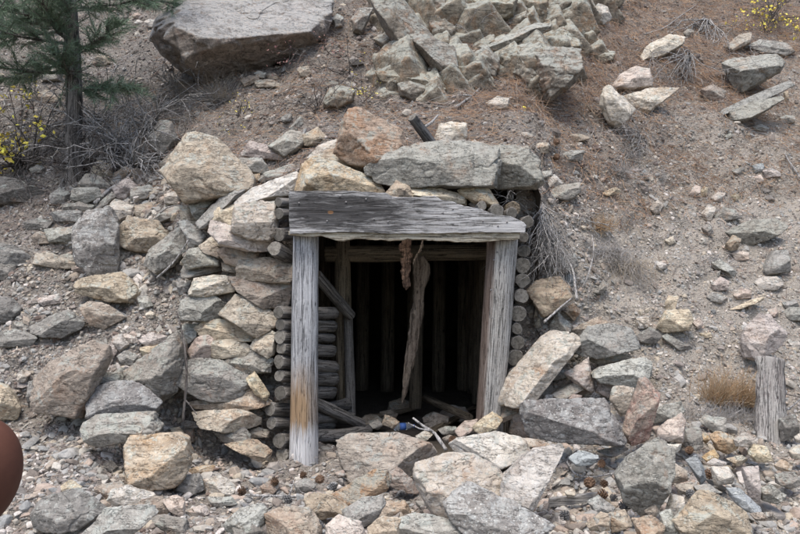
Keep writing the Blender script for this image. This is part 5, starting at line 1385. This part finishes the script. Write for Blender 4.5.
dead_bush(22, 165, 12, .8, 'dark dead bush at the left edge behind the yellow leaves', 3, mat='twigdark', r=.011)
dead_bush(178, 92, 12, .55, 'pale dead bush at the left foot of the huge boulder', 4, r=.008)
dead_bush(135, 165, 12, .7, 'grey dead branches over the stones between the pine and the domed boulder', 6, r=.012)
dead_bush(95, 120, 12, .7, 'grey dead twigs right behind the pine trunk', 3, r=.009)
dead_bush(88, 172, 12, .6, 'low dead twigs at the foot of the pine trunk, right side', 6, r=.010, mat='twigdark')
dead_bush(318, 108, 8, .5, 'thin dead bush on the slope between the huge boulder and the outcrop', 7, r=.006, mat='twigdark')
dead_bush(345, 75, 7, .5, 'thin twiggy bush left of the outcrop spine', 8, r=.006, mat='twigdark')
dead_bush(706, 20, 26, 1.1, 'tangle of grey dead roots hanging down the upper right slope', 9, spread_=.45, up=(-.45, -.5, -.8), droop=.12, r=.014, dy=-.1)
dead_bush(690, 55, 14, .8, 'lower grey dead root tangle left of the yellow-spotted block', 10, spread_=.5, up=(-.5, -.5, -.6), droop=.1, r=.010, dy=-.08)
dead_bush(470, 30, 8, .5, 'dead twigs in the cleft at the top of the outcrop', 11, r=.006)
dead_bush(770, 20, 12, .7, 'bare twiggy bush in the top right corner', 12, r=.007, mat='twigdark')
dead_bush(640, 140, 12, .5, 'low dead twigs on the slope below the white tilted block', 13, up=(-.6, -.4, .1), r=.006)
dead_bush(542, 206, 26, .62, 'mass of pale dry roots hanging beside the right log column', 14, spread_=.28, up=(-.02, -.35, -1), droop=.1, r=.007, dy=-.05, depth=1)
dead_bush(548, 225, 20, .5, 'second mass of dry roots lower down beside the right log column', 15, spread_=.28, up=(0, -.35, -1), droop=.1, r=.005, dy=-.08, depth=1)
dead_bush(510, 200, 8, .25, 'small dry root tuft above the right end of the plank', 16, spread_=.8, r=.004, dy=-.15)

# dry grass tufts
def tuft(px, py, n, length, label, seed, mat, spr=.12, up=(0, -.35, .9), fan=.35, w=.004, dy=-.02, width=1.0):
    r_ = np.random.default_rng(seed); b = at(px, py, cast(px, py) + dy)
    Pp = r_.normal(0, spr, (n, 3)) * np.array([width, .4, .15])
    d = np.array(up)[None] + r_.normal(0, fan, (n, 3)); d /= np.linalg.norm(d, axis=1)[:, None]
    Nn = np.tile(np.array([0, -.6, .8]), (n, 1))
    me = strips('grass_tuft', Pp, Nn, length * r_.uniform(.5, 1.2, n), np.full(n, w), M[mat], seed, .35, 0, 0, d, segs=3, jitter=.05)
    return tag(link('grass_tuft', me, b), label, 'grass tuft', 'dry grass tufts on the slope')
tuft(718, 404, 320, .30, 'dry grass tuft with orange tips left of the weathered board, left half', 1, 'straw_o', .07, w=.005)
tuft(742, 406, 320, .30, 'dry grass tuft with orange tips touching the weathered board', 2, 'straw_o', .06, w=.005)
tuft(718, 418, 600, .15, 'low grey mat of dry grass below the orange-tipped tufts', 3, 'straw_g', .13, up=(0, -.6, .4), width=1.6)
tuft(625, 262, 500, .35, 'straw-coloured grass drooping down the slope beside the right stone pile', 4, 'straw', .12, up=(-.35, -.6, -.4))
tuft(608, 250, 400, .3, 'grey drooping grass left of the straw-coloured tuft', 5, 'straw_g', .12, up=(-.3, -.6, -.3))
tuft(617, 172, 350, .16, 'round grey dead tuft high on the bare right slope', 6, 'straw_g', .07, up=(-.1, -.7, .2), fan=.6)
tuft(661, 178, 160, .10, 'small dark dead tuft on the bare right slope', 7, 'straw_g', .05, up=(-.1, -.7, .2), fan=.6)
tuft(196, 82, 450, .5, 'long pale dry grass hanging below the huge boulder', 8, 'straw', .10, up=(-.05, -.5, -.5))
tuft(222, 100, 260, .35, 'short dry grass right of the long grass under the huge boulder', 9, 'straw', .12, up=(0, -.5, .5), fan=.5)
tuft(600, 228, 250, .16, 'yellowish green grass tuft above the drooping grass', 10, 'straw_o', .08, up=(0, -.5, .5), fan=.5)
tuft(710, 262, 200, .15, 'sparse grey grass beside the long grey stone on the right slope', 11, 'straw_g', .10, up=(-.2, -.6, -.1), fan=.5)

# ------------------------------------------------------------------ pine tree

print('T', round(_t.time()-_t0,1))
def pine():
    Yt = cast(72, 182); b = at(72, 184, Yt)
    root = empty('pine_tree', b, 'young green pine standing at the upper left, trunk cut by the top of the picture', 'pine tree')
    H_ = 7.0
    zs = np.linspace(-.15, H_, 60)
    path = np.stack([-.03 * zs + .04 * np.sin(zs * 1.3), .03 * np.sin(zs), zs], 1)
    V, f, cf = tube(path, np.interp(zs, [0, .3, H_], [.115, .088, .03]), 28, 4, .10, lenfreq=30, ridges=.12)
    link('trunk', new_mesh('trunk', V, [f, cf], [M['bark']]), (0, 0, 0), root)
    r_ = np.random.default_rng(5)
    spec = []  # height above base, azimuth (0 = +x), length, pitch
    for hz, az, L_ in [(2.05, -2.7, 1.5), (1.95, -.4, 1.2), (1.75, -1.9, 1.2), (1.7, 3.0, 1.3), (1.45, -.7, 1.1), (1.55, -2.4, 1.5), (1.25, -2.9, 1.3),
                       (1.2, -1.2, .6), (1.05, -.3, .75), (1.9, 2.6, 1.4), (1.6, -1.5, 1.0), (1.35, 2.9, 1.2), (1.85, -1.1, 1.2), (2.05, -2.0, 1.4), (2.2, -1.3, 1.3), (2.3, .3, 1.2), (2.4, -2.2, 1.5)]:
        spec.append((hz, az, L_))
    for k in range(16):
        h_ = 2.6 + k * .27; spec.append((h_, k * 2.4, max(.25, 1.2 - (h_ - 2.5) * .24)))
    for hz, az, L_ in spec:
        s0 = np.array([-.03 * hz, 0, hz]); d = np.array([math.cos(az), math.sin(az), -.12])
        m = 8; pts = [s0]; q = s0.copy(); dd = d / np.linalg.norm(d)
        for k in range(m):
            dd = dd + np.array([0, 0, .035]) + r_.normal(0, .06, 3); dd /= np.linalg.norm(dd)
            q = q + dd * L_ / m; pts.append(q.copy())
        pts = np.array(pts); paths = [(pts, .020, .006)]
        NP, ND = [], []
        for k in range(2, m + 1):
            for s in range(5):
                dl = dd + r_.normal(0, .65, 3) * np.array([1, 1, .5]); dl /= np.linalg.norm(dl); Ls = r_.uniform(.14, .36)
                base_ = pts[k - 1] + (pts[k] - pts[k - 1]) * r_.uniform()
                tp = np.array([base_, base_ + dl * Ls * .5 + r_.normal(0, .015, 3), base_ + dl * Ls + np.array([0, 0, .03])])
                paths.append((tp, .006, .003))
                for j in range(60):
                    t_ = r_.uniform(.2, 1.03); NP.append(base_ + dl * Ls * t_); nd = dl * .75 + r_.normal(0, .5, 3); ND.append(nd / np.linalg.norm(nd))
        V, f = polytube(paths, 5)
        br = link('branch', new_mesh('branch', V, f, [M['bark']]), (0, 0, 0), root)
        NP = np.array(NP); ND = np.array(ND); Nn = np.cross(ND, r_.normal(size=ND.shape)); Nn /= np.linalg.norm(Nn, axis=1)[:, None]
        link('needles', strips('needles', NP, Nn, r_.uniform(.06, .12, len(NP)), np.full(len(NP), .0045), M['needle'], int(hz * 100), .15, 0, 0, ND, segs=1, jitter=.02), (0, 0, 0), br)
pine()

def leafy(px, py, n, length, label, seed, leafmat, nleaf, lsz, up=(0, -.3, .8), dy=-.2, stem='twigdark', spread_=.6, name='shrub', cat='shrub', r=.005):
    r_ = np.random.default_rng(seed); b = at(px, py, cast(px, py) + dy)
    root = empty(name, b, label, cat)
    paths = bush_paths(r_, (0, 0, 0), n, length, spread_, r, up, .03, 2)
    V, f = polytube(paths, 4); link('stem', new_mesh('stem', V, f, [M[stem]]), (0, 0, 0), root)
    pts = np.concatenate([p_[1:] for p_, _, _ in paths if p_[0] is not None])
    tips = pts[r_.integers(0, len(pts), nleaf)] + r_.normal(0, .02, (nleaf, 3))
    # leaf: folded rhombus with body
    Lf = np.array([(0, 0, 0), (.5, .32, .06), (1, 0, .02), (.5, -.32, .06), (.5, 0, -.04)]); lf = np.array([(0, 4, 1), (1, 4, 2), (2, 4, 3), (3, 4, 0), (0, 1, 2), (0, 2, 3)])
    Q = r_.normal(size=(nleaf, 3, 3)); Q, _ = np.linalg.qr(Q)
    s = lsz * r_.uniform(.6, 1.3, nleaf)
    Vl = np.einsum('nij,mj->nmi', Q, Lf) * s[:, None, None] + tips[:, None, :]
    Fl = (lf[None] + (np.arange(nleaf) * 5)[:, None, None]).reshape(-1, 3)
    link('leaves', new_mesh('leaves', Vl.reshape(-1, 3), Fl, [M[leafmat]], smooth=False, attr={'rnd': np.repeat(r_.uniform(size=nleaf), 5)}), (0, 0, 0), root)
leafy(15, 165, 9, .6, 'shrub with bright yellow leaves at the left edge under the pine boughs', 1, 'leaf_y', 190, .065)
leafy(38, 95, 5, .35, 'small sprig of yellow leaves beside the pine trunk', 2, 'leaf_y', 40, .055)
leafy(765, 30, 8, .6, 'yellow-leaved shrub in the top right corner', 3, 'leaf_y', 220, .045)
leafy(362, 95, 4, .35, 'thin stem of tiny yellow leaves left of the outcrop hollow', 4, 'leaf_y', 60, .02)
leafy(300, 50, 5, .4, 'sprig with pinkish buds in front of the huge boulder right end', 5, 'leaf_p', 90, .028, up=(-.9, -.5, .0), dy=-.25)
leafy(332, 55, 4, .3, 'thin reddish sprig on the slope right of the huge boulder', 8, 'leaf_p', 60, .022)
leafy(518, 108, 2, .1, 'single tiny yellow plant on litter below the outcrop', 6, 'leaf_y', 14, .035, dy=-.05)
leafy(240, 115, 6, .3, 'low yellowing plant below the huge boulder', 7, 'leaf_y', 60, .018)

# ------------------------------------------------------------------ pine cones
def cone_mesh(seed, mat):
    r_ = np.random.default_rng(seed); U, Fc = ico(1); Vs = [U * np.array([.4, .4, .75])]; Fs = [Fc]; off = len(U)
    n = 46
    for k in range(n):
        t_ = (k + .5) / n; z = (t_ - .45) * 1.7; a = k * 2.39996; rad = math.sin(min(1, t_ * 1.05) * PI) ** .6
        o = np.array([math.cos(a), math.sin(a), 0]); s = np.array([-math.sin(a), math.cos(a), 0]); upv = np.array([0, 0, 1])
        c0 = o * .2 * rad + upv * z; c1 = o * .95 * rad + upv * (z + .28); w = .26 * rad + .05
        V = np.array([c0 - s * w * .5, c0 + s * w * .5, c1 + s * w, c1 + o * .12 + upv * .1, c1 - s * w, c1 - upv * .13])
        Fs.append(np.array([(0, 1, 2), (0, 2, 4), (2, 3, 4), (0, 5, 1), (1, 5, 2), (0, 4, 5), (5, 4, 3), (5, 3, 2)]) + off); Vs.append(V); off += 6
    V = np.concatenate(Vs)
    return new_mesh('pine_cone', V, np.concatenate(Fs), [mat], False)
t = NT('cone_brown', .8); t.finish(t.mix(t.noise(t.coord(), 3, 4, .6), (.075, .045, .03), (.22, .14, .09))); CB = t.m
t = NT('cone_grey', .85); t.finish(t.mix(t.noise(t.coord(), 3, 4, .6), (.07, .07, .07), (.24, .235, .23))); CG = t.m
cm_ = [cone_mesh(1, CB), cone_mesh(2, CG)]
cones = [(302.5, 476, 0, 'brown pine cone just in front of the left post foot'), (276, 482, 0, 'dark brown pine cone between tan stone and left post'),
         (320, 480, 0, 'brown pine cone right of the one at the post foot'), (243, 492, 0, 'reddish pine cone left of the tan angular stone'),
         (332, 488, 1, 'black-grey pine cone touching the orange wedge stone'), (286, 501, 1, 'grey pine cone hanging by the straight twig'),
         (402, 495, 1, 'dark grey pine cone left of the large cream boulder'), (320, 526, 1, 'grey pine cone in the gap at the bottom, left of the pink stone'),
         (602.5, 464, 0, 'brown pine cone standing in front of the wide dark slab'), (590, 484, 0, 'reddish brown pine cone, left one of a pair by the thin twig'),
         (604, 485, 0, 'reddish brown pine cone, right one of a pair by the thin twig'), (604, 495, 0, 'brown pine cone just below the reddish pair'),
         (613, 499, 1, 'grey pine cone between the brown ones and the large grey ones'), (624, 508, 1, 'large grey pine cone, left of two near the pale boulder'),
         (637, 506, 1, 'large grey pine cone, right of two near the pale boulder'), (661, 445, 1, 'dark pine cone on the top corner of the large pale green boulder'),
         (690, 451, 0, 'brown pine cone beside the grey stone, lower right'), (707, 475, 0, 'reddish pine cone beside the narrow blue-grey stone'),
         (691, 495, 1, 'dark pine cone above the large brown-mauve rock'), (566, 517, 1, 'grey pine cone below the wooden slat'),
         (617, 531, 1, 'grey pine cone at the bottom edge left of the tan slab'), (595, 398, 1, 'dark pine cone on the wide dark slab top'),
         (557, 142, 0, 'brown pine cone on litter right of the squarer slab, upper'), (557, 157, 0, 'brown pine cone on litter right of the squarer slab, lower'),
         (453, 440, 0, 'brown pine cone near the fork stick on the threshold')]
for i, (x, y, k, lb) in enumerate(cones):
    Y = cast(x, y) - (.28 if y > 440 else .1)
    if x in (595,): Y = 5.75
    o = link('pine_cone', cm_[k], at(x, y, Y)); s = .034 + .005 * math.sin(i * 3); o.scale = (s, s, s)
    o.rotation_euler = (random.uniform(-1.6, 1.6), random.uniform(-1.2, 1.2), random.uniform(0, 6))
    tag(o, lb, 'pine cone', 'pine cones lying among the stones')

# smooth reddish brown shape at the left edge, near the camera
def brown_shape():
    Yb = 3.0; c = at(-28, 474, Yb); U, Fc = ico(5)
    V = U * np.array([47 / F * Yb, 0.16, 58 / F * Yb])
    V[:, 0] += 0.02 * np.sin(V[:, 2] * 6)
    V[:, 2] -= V[:, 2].min()
    t = NT('brown_glaze', .75); n_ = t.noise(t.coord(), 30, 8, .75)
    m = t.finish(t.mix(n_, (.07, .026, .016), (.12, .05, .032)))
    c[2] -= 58 / F * Yb
    o = link('rounded_object', new_mesh('rounded_object', V, Fc, [m]), c)
    tag(o, 'smooth reddish brown rounded object cut off by the left edge in the near foreground', 'rounded object')
brown_shape()

# ------------------------------------------------------------------ camera, light
print('T', round(_t.time()-_t0,1))

cam = bpy.data.cameras.new('camera'); cam.sensor_width = 36; cam.lens = F / 800 * 36; cam.clip_end = 500; cam.clip_start = .05
co = bpy.data.objects.new('camera', cam); col.objects.link(co); co.location = CAM; co.rotation_euler = (PI / 2, 0, 0)
scene.camera = co
w = bpy.data.worlds.new('World'); scene.world = w; w.use_nodes = True
nt = w.node_tree; bg = nt.nodes['Background']; sky = nt.nodes.new('ShaderNodeTexSky'); sky.sky_type = 'NISHITA'; sky.sun_disc = False
SE, SR = math.radians(68), math.radians(200)
sky.sun_elevation = SE; sky.sun_rotation = SR; sky.dust_density = 3.0; sky.air_density = 1.0; sky.ozone_density = .6
nt.links.new(sky.outputs[0], bg.inputs[0]); bg.inputs[1].default_value = 0.15
sl = bpy.data.lights.new('sun', 'SUN'); sl.energy = 1.4; sl.angle = math.radians(30); sl.color = (1, .96, .89)
so = bpy.data.objects.new('sun', sl); col.objects.link(so)
d = Vector((math.sin(SR) * math.cos(SE), math.cos(SR) * math.cos(SE), math.sin(SE)))
so.rotation_mode = 'QUATERNION'; so.rotation_quaternion = d.to_track_quat('Z', 'Y'); so.location = d * 30
vs_ = scene.view_settings; vs_.view_transform = 'Standard'; vs_.look = 'None'; vs_.gamma = 1; vs_.use_curve_mapping = False
vs_.exposure = 0.95
scene.render.engine = 'CYCLES'
